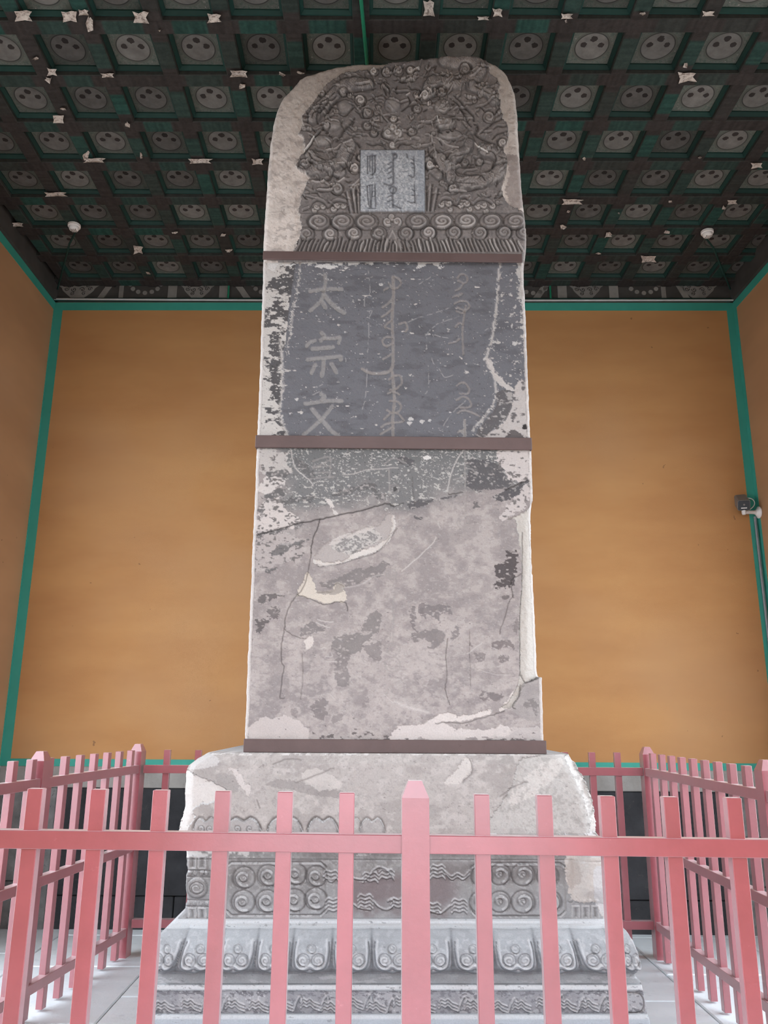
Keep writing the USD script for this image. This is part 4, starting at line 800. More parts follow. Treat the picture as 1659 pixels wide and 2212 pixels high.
# worn traces of characters below the middle strap: rings and stems
for c, r in (((852, 1056), 10), ((1000, 1128), 13), ((848, 1436), 16), ((850, 1402), 14), ((1016, 1440), 9), ((846, 1240), 11)):
    p = np.stack([c[0] + r * np.cos(np.linspace(0, 6.28, 20)), c[1] + r * np.sin(np.linspace(0, 6.28, 20))], 1); fc.groove(p, 1.6, 0.002, (168, 163, 160), 0.5, False, False)
    fc.groove(np.stack([c[0] + 0.55 * r * np.cos(np.linspace(0, 5, 16)), c[1] + 0.55 * r * np.sin(np.linspace(0, 5, 16))], 1), 1.3, 0.0015, (170, 165, 162), 0.5, False, False)
fc.patch([(850, 1054), (856, 1052), (857, 1060), (851, 1061)], (88, 86, 86), 0.9, 1, 4, 3)
for q in ([(720, 990), (700, 1000), (676, 1012)], [(676, 996), (712, 988), (712, 1030)], [(676, 1010), (712, 1006)], [(678, 1022), (712, 1020)], [(670, 1034), (720, 1030)], [(840, 1014), (842, 1070)], [(1004, 970), (1005, 1050), (1005, 1120)], [(1005, 1012), (1020, 1014), (1030, 1026)], [(980, 1036), (1004, 1030)], [(984, 1044), (1004, 1036)], [(830, 1002), (850, 990), (876, 1000)], [(850, 1290), (850, 1340), (848, 1390)], [(834, 1500), (846, 1480), (868, 1470)]):
    stroke(q, 4, (176, 171, 168), 0.5, 0.002)
fc.patch([(946, 996), (948, 990), (956, 988), (962, 992), (956, 996)], (240, 238, 234), 0.95, 1, 4, 3) if False else fc.patch([(914, 988), (922, 984), (932, 987), (930, 992), (918, 993)], (236, 232, 228), 0.95, 1, 4, 3)
fc.h += 0.0016 * (noise(u, v, 5, 25, 3) - 0.5) + 0.004 * (noise(u, v, 60, 28, 2) - 0.5)
dl = edge_bevel(fc, 7.0, 0.02, ('top', 'bottom'))
fc.mix(ALL, sst(8.5, 7.0, dl + (noise(u, v, 6, 40, 2) - 0.5) * 2) * 0.75, (222, 215, 210))
fc.mix(ALL, sst(0.9, 0.2, np.abs(dl - 8.2)) * 0.45 * (noise(u, v, 12, 41, 2) > 0.42), (130, 122, 120))
finish('slab', fc, YS, st, 0.47, GAIN, None, ZTOP + 0.001)
for y0, y1, xa_, xb_, yf, ret in ((545, 562.5, 568, 1127.5, 3.758, 0.012), (942.5, 968.5, 552, 1148.5, 3.779, 0.51), (1598, 1627.5, 526.5, 1180, 3.779, 0.51)):
    A_, B_, C_, D_ = [onY(x, y, yf) for x, y in ((xa_, y1), (xb_, y1), (xb_, y0), (xa_, y0))]
    lo, hi = min(A_[0], D_[0]), max(B_[0], C_[0]); z0_, z1_ = (A_[2] + B_[2]) / 2, (C_[2] + D_[2]) / 2
    if y1 > 1600: z0_ = ZTOP + 0.001
    parts = [cbox(lo, hi, yf, yf + 0.012, z0_, z1_, 0.002)]
    if ret > 0.1: parts += [cbox(lo, lo + 0.01, yf + 0.006, yf + ret, z0_, z1_, 0.002), cbox(hi - 0.01, hi, yf + 0.006, yf + ret, z0_, z1_, 0.002), cbox(lo, hi, yf + ret - 0.006, yf + ret + 0.006, z0_, z1_, 0.002)]
    obj('iron_strap', join(parts), M['strap'], st)

# --- crown
NU, NV = 420, 350
top = curve([(645, 163), (660, 156), (680, 149), (700, 142.5), (730, 135), (760, 130), (800, 127.5), (840, 127), (880, 126), (905, 123), (930, 119), (960, 117.5), (1000, 118), (1030, 120), (1055, 124), (1070, 129), (1085, 140), (1100, 157)])
lft = curve([(0, 645), (0.05, 628), (0.11, 606), (0.17, 595), (0.25, 587.5), (0.36, 581), (0.5, 576), (0.65, 572), (0.8, 568), (0.92, 565.5), (1, 566)])
rgt_ = curve([(0, 1100), (0.05, 1110), (0.11, 1117), (0.2, 1121), (0.35, 1124), (0.5, 1127.5), (0.62, 1131), (0.75, 1136), (0.86, 1139.5), (0.93, 1139.5), (1, 1136)])
tt = np.linspace(0, 1, NV); uu = np.linspace(0, 1, NU)
jj = (noise(tt * 400, tt * 0, 16, 3, 3) - 0.5) * 2.5
U2 = (lft(tt) + jj)[:, None] * (1 - uu) + (rgt_(tt) - jj)[:, None] * uu
VB = 561.0
topx = top(np.clip(U2, 645, 1100)) + np.where(U2 > 1100, 0, 0) + (noise(U2, U2 * 0, 13, 5, 3) - 0.5) * 2.0
V2 = topx * (1 - tt)[:, None] + VB * tt[:, None]
fc = Face(U2, V2, (132, 126, 124)); u, v = fc.u, fc.v; ALL = np.arange(len(u))
fc.mix(ALL, 0.5 * noise(u, v, 30, 2, 4), (116, 112, 111)); fc.mix(ALL, 0.5 * sst(0.52, 0.7, noise(u, v, 11, 4, 4)), (152, 145, 141)); fc.mix(ALL, 0.45 * sst(0.58, 0.7, noise(u, v, 4, 7, 3)), (96, 92, 91))
fc.mix(ALL, 0.35 * sst(330, 150, v) * sst(1000, 850, u) * sst(690, 760, u), (98, 98, 102))
# carving
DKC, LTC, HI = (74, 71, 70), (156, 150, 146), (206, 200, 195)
A = cr(630, 120, 7.213); B = cr(850, 110, 5.72); C = cr(630, 290, 7.213); D = cr(850, 290, 5.72); E_ = cr(620, 440, 6.38); G = cr(860, 440, 5.72)
one = lambda q: q[0]
# dragon bodies, as broad raised coils with scale rows
def body(line, w, hgt=0.016, scales=True):
    line = smoothline(line, 8); idx, d, t = fc.dist(line, w * 1.6)
    m = np.sqrt(np.clip(1 - (d / w) ** 2, 0, 1)); fc.h[idx] += hgt * m
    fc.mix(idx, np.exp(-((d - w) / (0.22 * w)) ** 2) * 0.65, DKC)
    if scales:
        ln_ = np.sum(np.linalg.norm(np.diff(line, axis=0), axis=1)); ph = t * ln_ / 5.0 + 0.5 * np.cos(d / w * 6)
        fc.h[idx] -= 0.0022 * m * (np.mod(ph, 1) < 0.28); fc.mix(idx, 0.25 * (m > 0.1) * (np.mod(ph, 1) < 0.25), DKC)
body(B((430, 520), (480, 400), (600, 370), (760, 400), (930, 360), (1060, 250), (1010, 130), (880, 95), (760, 150), (640, 120)), 15)
body(B((1240, 620), (1180, 520), (1060, 480), (950, 440)), 11)
body(D((560, 300), (640, 430), (760, 560), (950, 590), (1150, 560), (1300, 470), (1330, 330), (1240, 220), (1130, 200)), 15)
body(D((700, 380), (760, 270), (900, 200), (930, 110)), 11)
body(A((330, 980), (420, 860), (560, 720), (680, 600), (800, 480), (1000, 440), (1180, 460)), 14)
body(C((190, 560), (330, 560), (520, 540), (680, 480), (780, 380), (830, 270), (900, 170)), 14)
body(C((300, 330), (420, 450), (600, 530), (760, 600)), 12)
body(D((430, 330), (470, 430), (560, 520)), 9)
# a filling of small curls, flames and cloud wisps between the large shapes
rf = np.random.RandomState(21)
for _ in range(330):
    x0, y0 = rf.uniform(650, 1095), rf.uniform(140, 440)
    if 772 < x0 < 924 and y0 > 318: continue
    a0 = rf.uniform(-.9, .9) + (0.6 if x0 < 848 else -0.6); L0 = rf.uniform(7, 17); k0 = rf.uniform(-1.6, 1.6)
    tt_ = np.linspace(-1, 1, 7); q = np.stack([x0 + L0 * tt_ * math.cos(a0) - k0 * 3 * (tt_ ** 2 + .5 * np.sin(4 * tt_)) * math.sin(a0), y0 + L0 * tt_ * math.sin(a0) + k0 * 3 * (tt_ ** 2 + .5 * np.sin(4 * tt_)) * math.cos(a0)], 1)
    fc.ridge(q, rf.uniform(1.5, 2.8), rf.uniform(.003, .008), LTC, rf.uniform(.15, .6), False)
    fc.groove(q + [rf.uniform(-1, 1), rf.uniform(2.4, 3.6)], rf.uniform(1.2, 2.2), rf.uniform(.004, .007), DKC, rf.uniform(.4, .85), True, False)
    if rf.rand() < .22: fc.cloud((x0, y0), rf.uniform(3.5, 6), None, 1.2, rf.uniform(0, 6), 1 if rf.rand() < .5 else -1, .006, LTC, .6, 1.5, DKC, None, disc=False)
# heads: domed brows, snouts, eyes
def dome_(c, rx, ry, hgt):
    p = [(c[0] - rx, c[1] - ry), (c[0] + rx, c[1] + ry)]; idx = fc.win(p, 2)
    q = ((u[idx] - c[0]) / rx) ** 2 + ((v[idx] - c[1]) / ry) ** 2; m = np.sqrt(np.clip(1 - q, 0, 1)); fc.h[idx] += hgt * m
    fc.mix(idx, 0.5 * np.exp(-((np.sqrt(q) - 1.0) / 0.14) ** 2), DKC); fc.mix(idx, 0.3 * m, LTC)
for c, rx, ry in ((A((830, 800))[0], 16, 15), (A((620, 1080))[0], 22, 13), (A((470, 1330))[0], 24, 12), (B((600, 690))[0], 17, 16), (B((640, 900))[0], 24, 14), (B((700, 1040))[0], 26, 11)): dome_(c, rx, ry, 0.013)
dome_(one(A((1570, 770))), 17, 16, 0.018); fc.mix(fc.win([(832, 210), (862, 240)], 0), np.full(len(fc.win([(832, 210), (862, 240)], 0)), 0.15), (130, 122, 122))
for c, r in ((one(A((550, 1200))), 4.2), (one(A((605, 1255))), 4.2), (one(B((735, 655))), 4), (one(B((720, 1000))), 4), (one(B((670, 1015))), 4), (one(B((745, 950))), 4)):
    dome_(c, r, r * 0.8, -0.008); fc.patch([(c[0] - r, c[1]), (c[0], c[1] - r * .7), (c[0] + r, c[1]), (c[0], c[1] + r * .7)], DKC, 0.8, 1, 3, 4)
# manes, mouths, beards
for q, w in ((A((720, 580), (770, 620), (830, 600), (880, 570), (960, 575), (1060, 550), (1180, 540), (1310, 505)), 2.4), (A((670, 600), (600, 660), (540, 700), (470, 740), (450, 800), (400, 880), (340, 910), (320, 980)), 2.4), (A((695, 650), (640, 700), (570, 730), (530, 800), (470, 870), (400, 930), (390, 1000), (410, 1060)), 2.8), (A((710, 710), (660, 760), (610, 800), (570, 880), (520, 940)), 3.0),
             (A((740, 910), (800, 935), (860, 920), (910, 860), (970, 800)), 1.6), (A((980, 970), (920, 1060), (860, 1110), (800, 1180), (760, 1260), (700, 1330)), 4.2), (A((1310, 420), (1400, 430), (1450, 400), (1500, 430)), 2.4), (A((1430, 510), (1460, 560), (1470, 620)), 2.2), (A((1490, 470), (1520, 530), (1530, 590)), 2.2), (A((1640, 470), (1620, 540), (1640, 590)), 2.2), (A((1140, 720), (1130, 780), (1060, 820)), 2.2), (A((1000, 860), (1060, 900), (1110, 960), (1250, 950)), 2.6), (A((1180, 690), (1270, 670), (1340, 640), (1420, 600)), 1.8), (A((980, 1340), (1040, 1380), (1060, 1430)), 3), (A((1170, 1360), (1260, 1390), (1340, 1370), (1420, 1400)), 2.6), (A((300, 1130), (350, 1160), (390, 1160)), 1.6), (A((240, 880), (260, 960), (250, 1060)), 2), (A((1250, 1000), (1330, 1010), (1420, 1040)), 2), (A((1430, 1150), (1400, 1220), (1450, 1290), (1570, 1310)), 2.6),
             (B((10, 360), (60, 355), (110, 385), (190, 380)), 2.4), (B((180, 430), (220, 465), (280, 462), (330, 490), (400, 505)), 2.6), (B((750, 550), (830, 620), (870, 680), (930, 740), (985, 800), (995, 860)), 3.2), (B((700, 580), (790, 650), (830, 720), (890, 770)), 2.4), (B((830, 720), (880, 800), (920, 880), (960, 930)), 2.2), (B((280, 600), (320, 640), (390, 655)), 2.2), (B((100, 740), (160, 690), (210, 640), (180, 560)), 2.4), (B((370, 740), (410, 715)), 3), (B((1080, 1010), (1150, 950), (1240, 880), (1310, 850), (1360, 820)), 2.2), (B((1000, 900), (1045, 930), (1030, 990), (1010, 1020), (1100, 1090), (1240, 1140)), 3.4), (B((1220, 1090), (1290, 1020), (1400, 1000)), 1.8), (B((530, 920), (560, 980), (600, 1030)), 2.4), (B((440, 1010), (500, 1050), (560, 1090), (600, 1160)), 2.2), (B((540, 280), (600, 320), (640, 300)), 3.4), (B((740, 340), (800, 365), (830, 350)), 2.6), (B((930, 450), (920, 410), (990, 360)), 1.8), (B((1000, 450), (1080, 490), (1150, 520), (1210, 560)), 2.2), (B((1020, 700), (1080, 690), (1120, 740)), 2), (B((50, 1190), (100, 1140), (160, 1150), (230, 1150)), 3), (B((720, 860), (760, 830), (820, 850)), 2), (B((680, 790), (760, 800)), 2.4), (B((480, 200), (520, 180), (510, 230)), 3),
             (C((310, 700), (450, 690), (560, 705), (620, 660), (650, 600), (620, 570)), 3.2), (C((280, 310), (310, 380), (380, 430), (470, 470), (560, 470), (620, 490)), 2.6), (C((330, 270), (400, 350), (520, 410)), 1.8), (C((380, 880), (480, 890), (580, 870)), 2.8), (C((400, 830), (520, 825), (600, 830)), 1.8), (C((620, 900), (700, 935), (800, 920)), 2.2), (C((850, 460), (880, 540), (940, 570), (1040, 570)), 2), (C((900, 450), (940, 360), (980, 280)), 1.4), (C((770, 590), (800, 560), (830, 520)), 2.4), (C((700, 690), (740, 670)), 3), (C((850, 660), (900, 660)), 1.6), (C((840, 720), (890, 740), (930, 720)), 2.2), (C((150, 900), (200, 980), (240, 1010)), 1.6), (C((1040, 300), (1010, 340), (1030, 400)), 2.2), (C((640, 350), (700, 380)), 2),
             (D((760, 470), (790, 520), (850, 530), (900, 525), (1010, 510), (1090, 530), (1130, 590)), 2.2), (D((720, 590), (850, 612), (1000, 615)), 1.8), (D((690, 350), (720, 290), (820, 270), (930, 235), (960, 175)), 2.2), (D((1130, 225), (1220, 230), (1268, 310), (1230, 410), (1190, 460), (1140, 460)), 2.4), (D((790, 340), (870, 330), (930, 370), (1040, 370), (1110, 340)), 3.2), (D((800, 400), (900, 410), (1000, 400)), 2.4), (D((830, 720), (900, 700), (980, 690), (1070, 660)), 2.4), (D((600, 460), (610, 520)), 3), (D((640, 480), (650, 560)), 2.6), (D((430, 160), (440, 240), (510, 340), (560, 420)), 2), (D((480, 110), (530, 200), (560, 240)), 1.6), (D((1040, 740), (1090, 780), (1150, 780), (1200, 760)), 2.4), (D((1280, 580), (1270, 640)), 2.6), (D((1250, 790), (1290, 740)), 2.6)):
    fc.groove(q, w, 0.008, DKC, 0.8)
for q, w, k in ((A((940, 1325), (860, 1372), (760, 1386), (700, 1440), (600, 1470), (540, 1475)), 1.6, .5), (C((620, 775), (680, 765), (740, 735), (820, 680)), 1.3, .9), (C((320, 722), (400, 745), (520, 722)), 1.8, .4), (C((680, 480), (760, 470), (825, 455)), 1.0, .6), (B((450, 1040), (560, 1080), (640, 1140), (720, 1180), (800, 1190)), 1.8, .4), (B((160, 545), (200, 520)), 1.2, .8), (B((420, 485), (465, 525)), 1.6, .95), (B((540, 800), (545, 850), (570, 910)), 1.4, .6), (B((470, 1030), (480, 1120)), 1.6, .4), (B((430, 640), (430, 670)), 1.4, .8), (A((1280, 1000), (1350, 1000)), 1.4, .6), (D((500, 130), (520, 230), (520, 300)), 1.4, .4), (C((930, 830), (1000, 760), (1070, 690)), 1.8, .5), (C((960, 1040), (980, 830), (1075, 770)), 1.8, .5)):
    fc.ridge(q, w, 0.007, HI, k)
# whiskers, their lower halves painted paler
for q, pale_from in ((A((475, 1120), (400, 1210), (340, 1290), (275, 1390), (178, 1510)), 0.45), (B((830, 870), (900, 960), (970, 1050), (1010, 1140), (1070, 1210), (1130, 1255), (1160, 1262)), 0.5)):
    ln_ = smoothline(q); fc.groove(ln_ + [1.6, 1.6], 2.0, 0.008, (52, 50, 50), 0.9, False, False); fc.ridge(ln_, 1.9, 0.008, LTC, 0.3, False)
    n_ = int(len(ln_) * pale_from); fc.ridge(ln_[n_:], 1.5, 0.002, (226, 222, 217), 0.95, False)
# cloud scrolls
for c, r, lt, tail in ((A((1070, 690)), 9.5, HI, None), (A((1190, 890)), 8.5, LTC, None), (A((1580, 985)), 6, HI, None), (A((800, 570)), 6.5, LTC, None), (A((1280, 240)), 7.5, HI, None), (A((1170, 1090)), 6.5, LTC, None), (A((1280, 1200)), 6, LTC, None), (A((1480, 250)), 8, LTC, None), (A((540, 1110)), 5, LTC, None), (A((480, 590)), 4, LTC, None),
                       (B((385, 560)), 9, HI, B((300, 560), (275, 580))), (B((290, 710)), 7, LTC, None), (B((590, 500)), 8.5, LTC, None), (B((890, 225)), 10, LTC, None), (B((1180, 812)), 10, LTC, None), (B((1350, 1127)), 8, HI, None), (B((225, 992)), 7, LTC, None), (B((210, 228)), 7, HI, B((270, 215), (315, 225))), (B((60, 240)), 9, LTC, None), (B((520, 500)), 4, LTC, None),
                       (C((205, 465)), 10, (165, 160, 157), None), (C((985, 530)), 9, HI, None), (C((710, 850)), 10.5, (170, 165, 162), C((620, 850), (520, 860), (420, 850))), (C((1070, 350)), 5.5, HI, None),
                       (D((455, 390)), 7.5, HI, D((510, 400), (545, 410))), (D((740, 675)), 8.5, (170, 165, 162), D((820, 690), (900, 700))), (D((880, 345)), 6, LTC, None), (D((1060, 335)), 6, LTC, None)):
    fc.cloud(c[0], r, r * 0.92, 1.5, 0.4 + r, 1, 0.008, lt, 0.75, 1.9, DKC, tail)
for c, r in ((A((1575, 1140)), 8), (A((1500, 1212)), 8), (A((1650, 1212)), 8), (A((1570, 1390)), 6)): fc.cloud(c[0], r, r, 1.4, 1.0, 1 if c[0][0] < 848 else -1, 0.009, HI, 0.8, 2.0, DKC, None, disc=False)
fc.patch([(a_ + 848, b_ + 284) for a_, b_ in ((-22, 0), (-14, -12), (0, -20), (14, -12), (22, 0), (14, 12), (0, 14), (-14, 12))], (150, 146, 143), 0.35, 2, 6, 4, 0.006)
# waves above the moulding
for q in (C((180, 1190), (280, 1150), (330, 1065), (420, 1030), (520, 1080), (560, 1140), (620, 1105), (660, 1055), (740, 1040), (860, 1070)), D((560, 900), (600, 810), (690, 810), (780, 880), (820, 810), (900, 800), (980, 870), (1040, 820), (1130, 810), (1250, 880))):
    fc.groove(q, 2.6, 0.007, DKC, 0.75); fc.ridge(np.array(q) - [0, 4.5], 2.2, 0.006, (138, 132, 130), 0.5)
for c, r, d_ in ([(C((x, y))[0], r, 1) for x, y, r in ((350, 1172, 5), (385, 1125, 6), (480, 1120, 5), (650, 1155, 6), (705, 1100, 6.5), (800, 1110, 5.5))] + [(D((x, y))[0], r, -1) for x, y, r in ((600, 862, 6), (685, 848, 6.5), (840, 865, 6.5), (912, 845, 7), (1050, 885, 6), (1122, 870, 7), (705, 925, 4.5), (945, 920, 5.5), (1150, 940, 5), (1230, 880, 6))]):
    fc.cloud(c, r, r, 1.1, 0.3 if d_ > 0 else 2.8, d_, 0.007, (196, 190, 185), 0.7, 1.8, DKC, None, disc=False)
# lotus-leaf pillars beside the tablet
for q in (C((838, 900), (905, 1205)), C((925, 860), (975, 1205)), C((1000, 830), (1025, 1205)), D((410, 640), (412, 940)), D((478, 620), (452, 940)), D((555, 670), (505, 940))):
    fc.groove(q, 1.9, 0.008, DKC, 0.75, False, False); fc.ridge(np.array(q) + [(4 if q[0][0] < 848 else -4), 0], 2.6, 0.008, (158, 152, 149), 0.55, False)
# two rows of scrolls and the fringe above the strap
fc.groove([(650, 459), (848, 459), (1060, 459), (1135, 461)], 1.6, 0.006, (96, 92, 91), 0.5, False)
row1 = [E_((440, 240))[0], E_((760, 240))[0], E_((1100, 240))[0]] + [G((x, y))[0] for x, y in ((240, 212), (545, 212), (845, 205), (1150, 207), (1450, 212))]
for k, c in enumerate(row1): fc.cloud(c, 21, 14, 1.9, 2.0, 1 if c[0] < 848 else -1, 0.01, (158, 152, 149) if k not in (4, 5) else (190, 184, 180), 0.7, 2.4, DKC)
for c, r in ((E_((1445, 180))[0], 7), (E_((1385, 245))[0], 9), (E_((1515, 245))[0], 9)): fc.cloud(c, r, r, 1.4, 1.0, 1 if c[0] < 848 else -1, 0.009, (185, 179, 175), 0.8, 2.0, DKC, None, disc=False)
row2 = [E_((x, y))[0] for x, y in ((270, 412), (595, 412), (920, 402), (1270, 402), (1640, 402))] + [G((x, y))[0] for x, y in ((375, 352), (690, 348), (1010, 355), (1310, 350), (1560, 350))]
for k, c in enumerate(row2): fc.cloud(c, 13, 11.5, 1.7, 0.8, 1 if c[0] < 848 else -1, 0.01, (190, 184, 180) if k in (1, 2, 5) else (150, 145, 142), 0.75, 2.2, DKC)
rg = np.random.RandomState(5)
for x in np.arange(634, 1132, 8.8):
    s_ = np.clip((848 - x) / 200, -1, 1); s_ = np.sign(s_) * (0.35 + 0.5 * abs(s_)); y0 = 513 + rg.uniform(-5, 5)
    y0 += 4; q = [(x + 13 * s_, y0), (x + 7 * s_ + rg.uniform(-2, 2), 528), (x + rg.uniform(-1, 1), 541)]
    fc.groove(q, 2.2, 0.008, DKC, 0.8, False); fc.ridge(np.array(q) + [3.6, 1], 1.7, 0.006, HI if rg.rand() < 0.25 else LTC, 0.6)
for q in ([(848, 500), (838, 520), (830, 542)], [(848, 500), (858, 520), (866, 542)]): fc.ridge(q, 1.8, 0.007, (168, 162, 158), 0.6)
fc.h += 0.003 * (noise(u, v, 9, 22, 3) - 0.5)
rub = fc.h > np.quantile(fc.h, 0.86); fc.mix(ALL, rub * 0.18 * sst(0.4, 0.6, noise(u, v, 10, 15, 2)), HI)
fc.flakes(ALL, 0.05, (186, 181, 177), 3.2, 1.4, 50, 0.8, 0)
dust_highlight(fc, .5, (205, 199, 194), (0.002, 0.005))
# the inscribed tablet
T_ = [(778, 325), (918, 325), (918, 457.5), (778, 457.5)]
idx = fc.inside(T_, 0.7, 5, 3, 1, False); fc.h[idx] = 0.012 + 0.0035 * (noise(u[idx], v[idx], 3.5, 30, 3) - 0.5)
fc.col[idx] = lin((168, 172, 177)); fc.mix(idx, sst(0.5, 0.62, noise(u[idx], v[idx], 3.2, 34, 3)) * 0.8, (202, 204, 206)); fc.mix(idx, sst(0.56, 0.66, noise(u[idx], v[idx], 2.6, 38, 2)) * 0.6, (124, 127, 133)); fc.mix(idx, sst(360, 325, v[idx]) * 0.4, (140, 144, 151))
fc.mix(idx, 0.5 * sst(899, 905, u[idx]), (150, 157, 166))
TK = (98, 100, 106)
for q, w in (([(794, 340), (794, 378)], 1.4), ([(799, 338), (799, 372)], 1.4), ([(804, 336), (805, 380)], 1.6), ([(810, 338), (810, 374)], 1.6), ([(794, 340), (812, 337)], 1.2), ([(800, 380), (808, 376), (811, 366)], 1.4), ([(793, 404), (795, 432), (798, 448)], 1.5), ([(799, 402), (800, 430), (802, 450)], 1.4), ([(804, 402), (803, 430), (800, 450)], 1.4), ([(810, 400), (811, 430), (812, 448)], 1.5), ([(805, 416), (810, 416), (809, 426), (804, 426), (805, 416)], 1.1), ([(793, 404), (806, 400)], 1.2), ([(800, 388), (806, 386)], 1.2), ([(795, 452), (812, 452)], 1.2),
             ([(850, 338), (849, 360), (850, 390), (848, 400), (840, 402), (831, 399)], 2.6), ([(847, 334), (855, 334), (857, 341), (851, 345)], 2.0), ([(850, 410), (848, 425), (849, 450)], 2.6), ([(841, 410), (847, 405), (855, 408), (854, 417), (845, 418)], 2.2), ([(846, 352), (838, 357)], 1.5), ([(846, 362), (838, 367)], 1.5), ([(846, 372), (838, 377)], 1.5), ([(846, 384), (838, 388)], 1.5), ([(846, 424), (838, 428)], 1.5), ([(846, 434), (838, 438)], 1.5), ([(849, 444), (858, 449), (866, 452)], 1.8),
             ([(893, 342), (895, 365), (894, 384), (884, 382)], 1.8), ([(889, 346), (894, 348)], 1.4), ([(889, 354), (894, 356)], 1.4), ([(890, 364), (895, 364)], 1.4), ([(895, 402), (896, 430), (896, 440)], 1.8), ([(880, 437), (890, 440), (896, 438)], 1.5), ([(891, 412), (895, 414)], 1.4), ([(891, 424), (895, 424)], 1.4), ([(879, 336), (880, 342)], 2.2), ([(853, 334), (853, 336)], 3)):
    fc.groove(q, w, 0.004, TK, 0.85, False)
fc.groove([(778, 325), (918, 325)], 1.4, 0.006, DKC, 0.5, False, False); fc.groove([(778, 325), (778, 458)], 1.3, 0.006, DKC, 0.6, False, False); fc.groove([(918, 325), (918, 458)], 1.3, 0.006, DKC, 0.6, False, False)
# broken and bare margins: the carving is gone and the stone stands lower
bl = [(545, 580), (630, 552), (640, 530), (646, 510), (652, 490), (650, 470), (644, 452), (650, 432), (656, 412), (660, 396), (668, 384), (660, 374), (647, 370), (640, 356), (646, 342), (655, 328), (658, 312), (656, 298), (646, 286), (656, 270), (652, 250), (662, 236), (676, 222), (688, 204), (702, 186), (716, 174), (735, 160), (760, 154), (796, 150), (822, 146), (850, 132), (880, 128), (880, 100), (545, 100)]
br_ = [(1058, 140), (1050, 132), (1056, 110), (1160, 110), (1160, 470), (1120, 452), (1102, 446), (1090, 428), (1082, 400), (1092, 376), (1096, 356), (1094, 340), (1088, 324), (1096, 310), (1098, 280), (1094, 268), (1088, 252), (1082, 232), (1078, 212), (1076, 190), (1080, 178), (1066, 166), (1056, 152)]
for poly, sd in ((bl, 5), (br_, 8)):
    idx = fc.inside(poly, 3.5, 8, sd, 1.0, False); x, y = u[idx], v[idx]
    fc.h[idx] = -0.016 + 0.010 * (noise(x, y, 30, 11, 3) - 0.5) + 0.006 * (noise(x, y, 6, 13, 4) - 0.5)
    dn = sst(150, 420, y)[:, None]; fc.col[idx] = lin((194, 186, 179)) * (1 - dn) + lin((218, 209, 202)) * dn
    fc.mix(idx, 0.6 * sst(0.45, 0.65, noise(x, y, 24, 16, 4, 1.4)), (196, 187, 180)); fc.mix(idx, 0.55 * sst(0.58, 0.68, noise(x, y, 10, 18, 4, 1.6)), (158, 149, 144)); fc.flakes(idx, 0.06, (104, 98, 94), 4, 1.3, 53, 0.6, 0)
    fc.mix(idx, 0.45 * sst(220, 150, y + 0.1 * (x - 700)), (140, 131, 125))
fc.patch([(1094, 330), (1112, 330), (1126, 336), (1130, 356), (1128, 390), (1134, 440), (1110, 448), (1100, 430), (1094, 400), (1100, 372), (1098, 350)], (156, 146, 142), 0.8, 5, 12, 9)
fc.patch([(1096, 334), (1110, 330), (1122, 336), (1116, 344), (1100, 342)], (150, 140, 136), 0.6, 3, 6, 3)
dl = edge_bevel(fc, 11.0, 0.045, ('bottom',))
fc.mix(ALL, sst(7, 3, dl) * 0.45, (196, 188, 181))
finish('crown', fc, YCR, st, 0.55, 1.0)

# ------------------------------------------------------------------ the carved base of the stele
GAIN_B = 0.84
bs = thing('pedestal', 'carved grey stone pedestal with scrolls and lotus petals under the stele, its upper corners broken', 'stone base', (0.1, 4.25, 0.0))
lft = curve([(1626, 446), (1630, 438), (1640, 421), (1655, 402), (1663, 397), (1690, 396), (1715, 391), (1722, 393), (1745, 394), (1770, 387), (1790, 382), (1803, 380), (1814, 386), (1830, 398), (1845, 401), (1870, 401), (1880, 404), (1893, 400.5), (1915, 400), (1935, 401), (1945, 402), (1955, 398), (1970, 397), (1985, 381), (1998, 366), (2010, 352), (2020, 343), (2035, 335), (2060, 332), (2085, 333), (2098, 338), (2104, 336), (2118, 332), (2135, 331), (2142, 328), (2188, 325), (2196, 322), (2212, 320), (2330, 312), (2560, 300)])
rgt_ = curve([(1626, 1237), (1632, 1239), (1645, 1246), (1660, 1257), (1690, 1273), (1712, 1282), (1740, 1291), (1770, 1297), (1800, 1298), (1830, 1297), (1855, 1296), (1868, 1303), (1890, 1306), (1930, 1309), (1970, 1312), (1985, 1322), (1998, 1338), (2010, 1352), (2032, 1368), (2055, 1377), (2075, 1381), (2092, 1379), (2103, 1374), (2112, 1376), (2122, 1387), (2140, 1392), (2160, 1396), (2188, 1399), (2196, 1404), (2212, 1408), (2330, 1418), (2560, 1432)])
prof = curve([(1626, 3.752), (1632, 3.742), (1650, 3.728), (1740, 3.715), (1790, 3.705), (1803, 3.71), (1816, 3.745), (1828, 3.80), (1840, 3.812), (1850, 3.800), (1982, 3.800), (1988, 3.775), (1994, 3.772), (2000, 3.755), (2008, 3.72), (2025, 3.675), (2050, 3.635), (2075, 3.615), (2092, 3.615), (2100, 3.64), (2106, 3.63), (2125, 3.61), (2127, 3.58), (2138, 3.574), (2141, 3.59), (2189, 3.585), (2192, 3.56), (2212, 3.54), (2250, 3.53), (2560, 3.53)])
NU = 560
vs = np.concatenate([np.linspace(1626, 1800, 110), np.linspace(1801.5, 1846, 12), np.linspace(1847, 2212, 235), np.linspace(2222, 2540, 14)])
NV = len(vs); ja = (noise(vs, vs * 0, 16, 13, 3) - 0.5) * 5; jb = (noise(vs, vs * 0, 13, 18, 3) - 0.5) * 6
wob_ = np.where(vs < 1990, 1.0, 0.35)
U2, V2 = grid(NU, NV, vs, lambda q: lft(q) + ja * wob_, lambda q: rgt_(q) + jb * wob_)
fc = Face(U2, V2, (190, 183, 178)); u, v = fc.u, fc.v; ALL = np.arange(len(u))
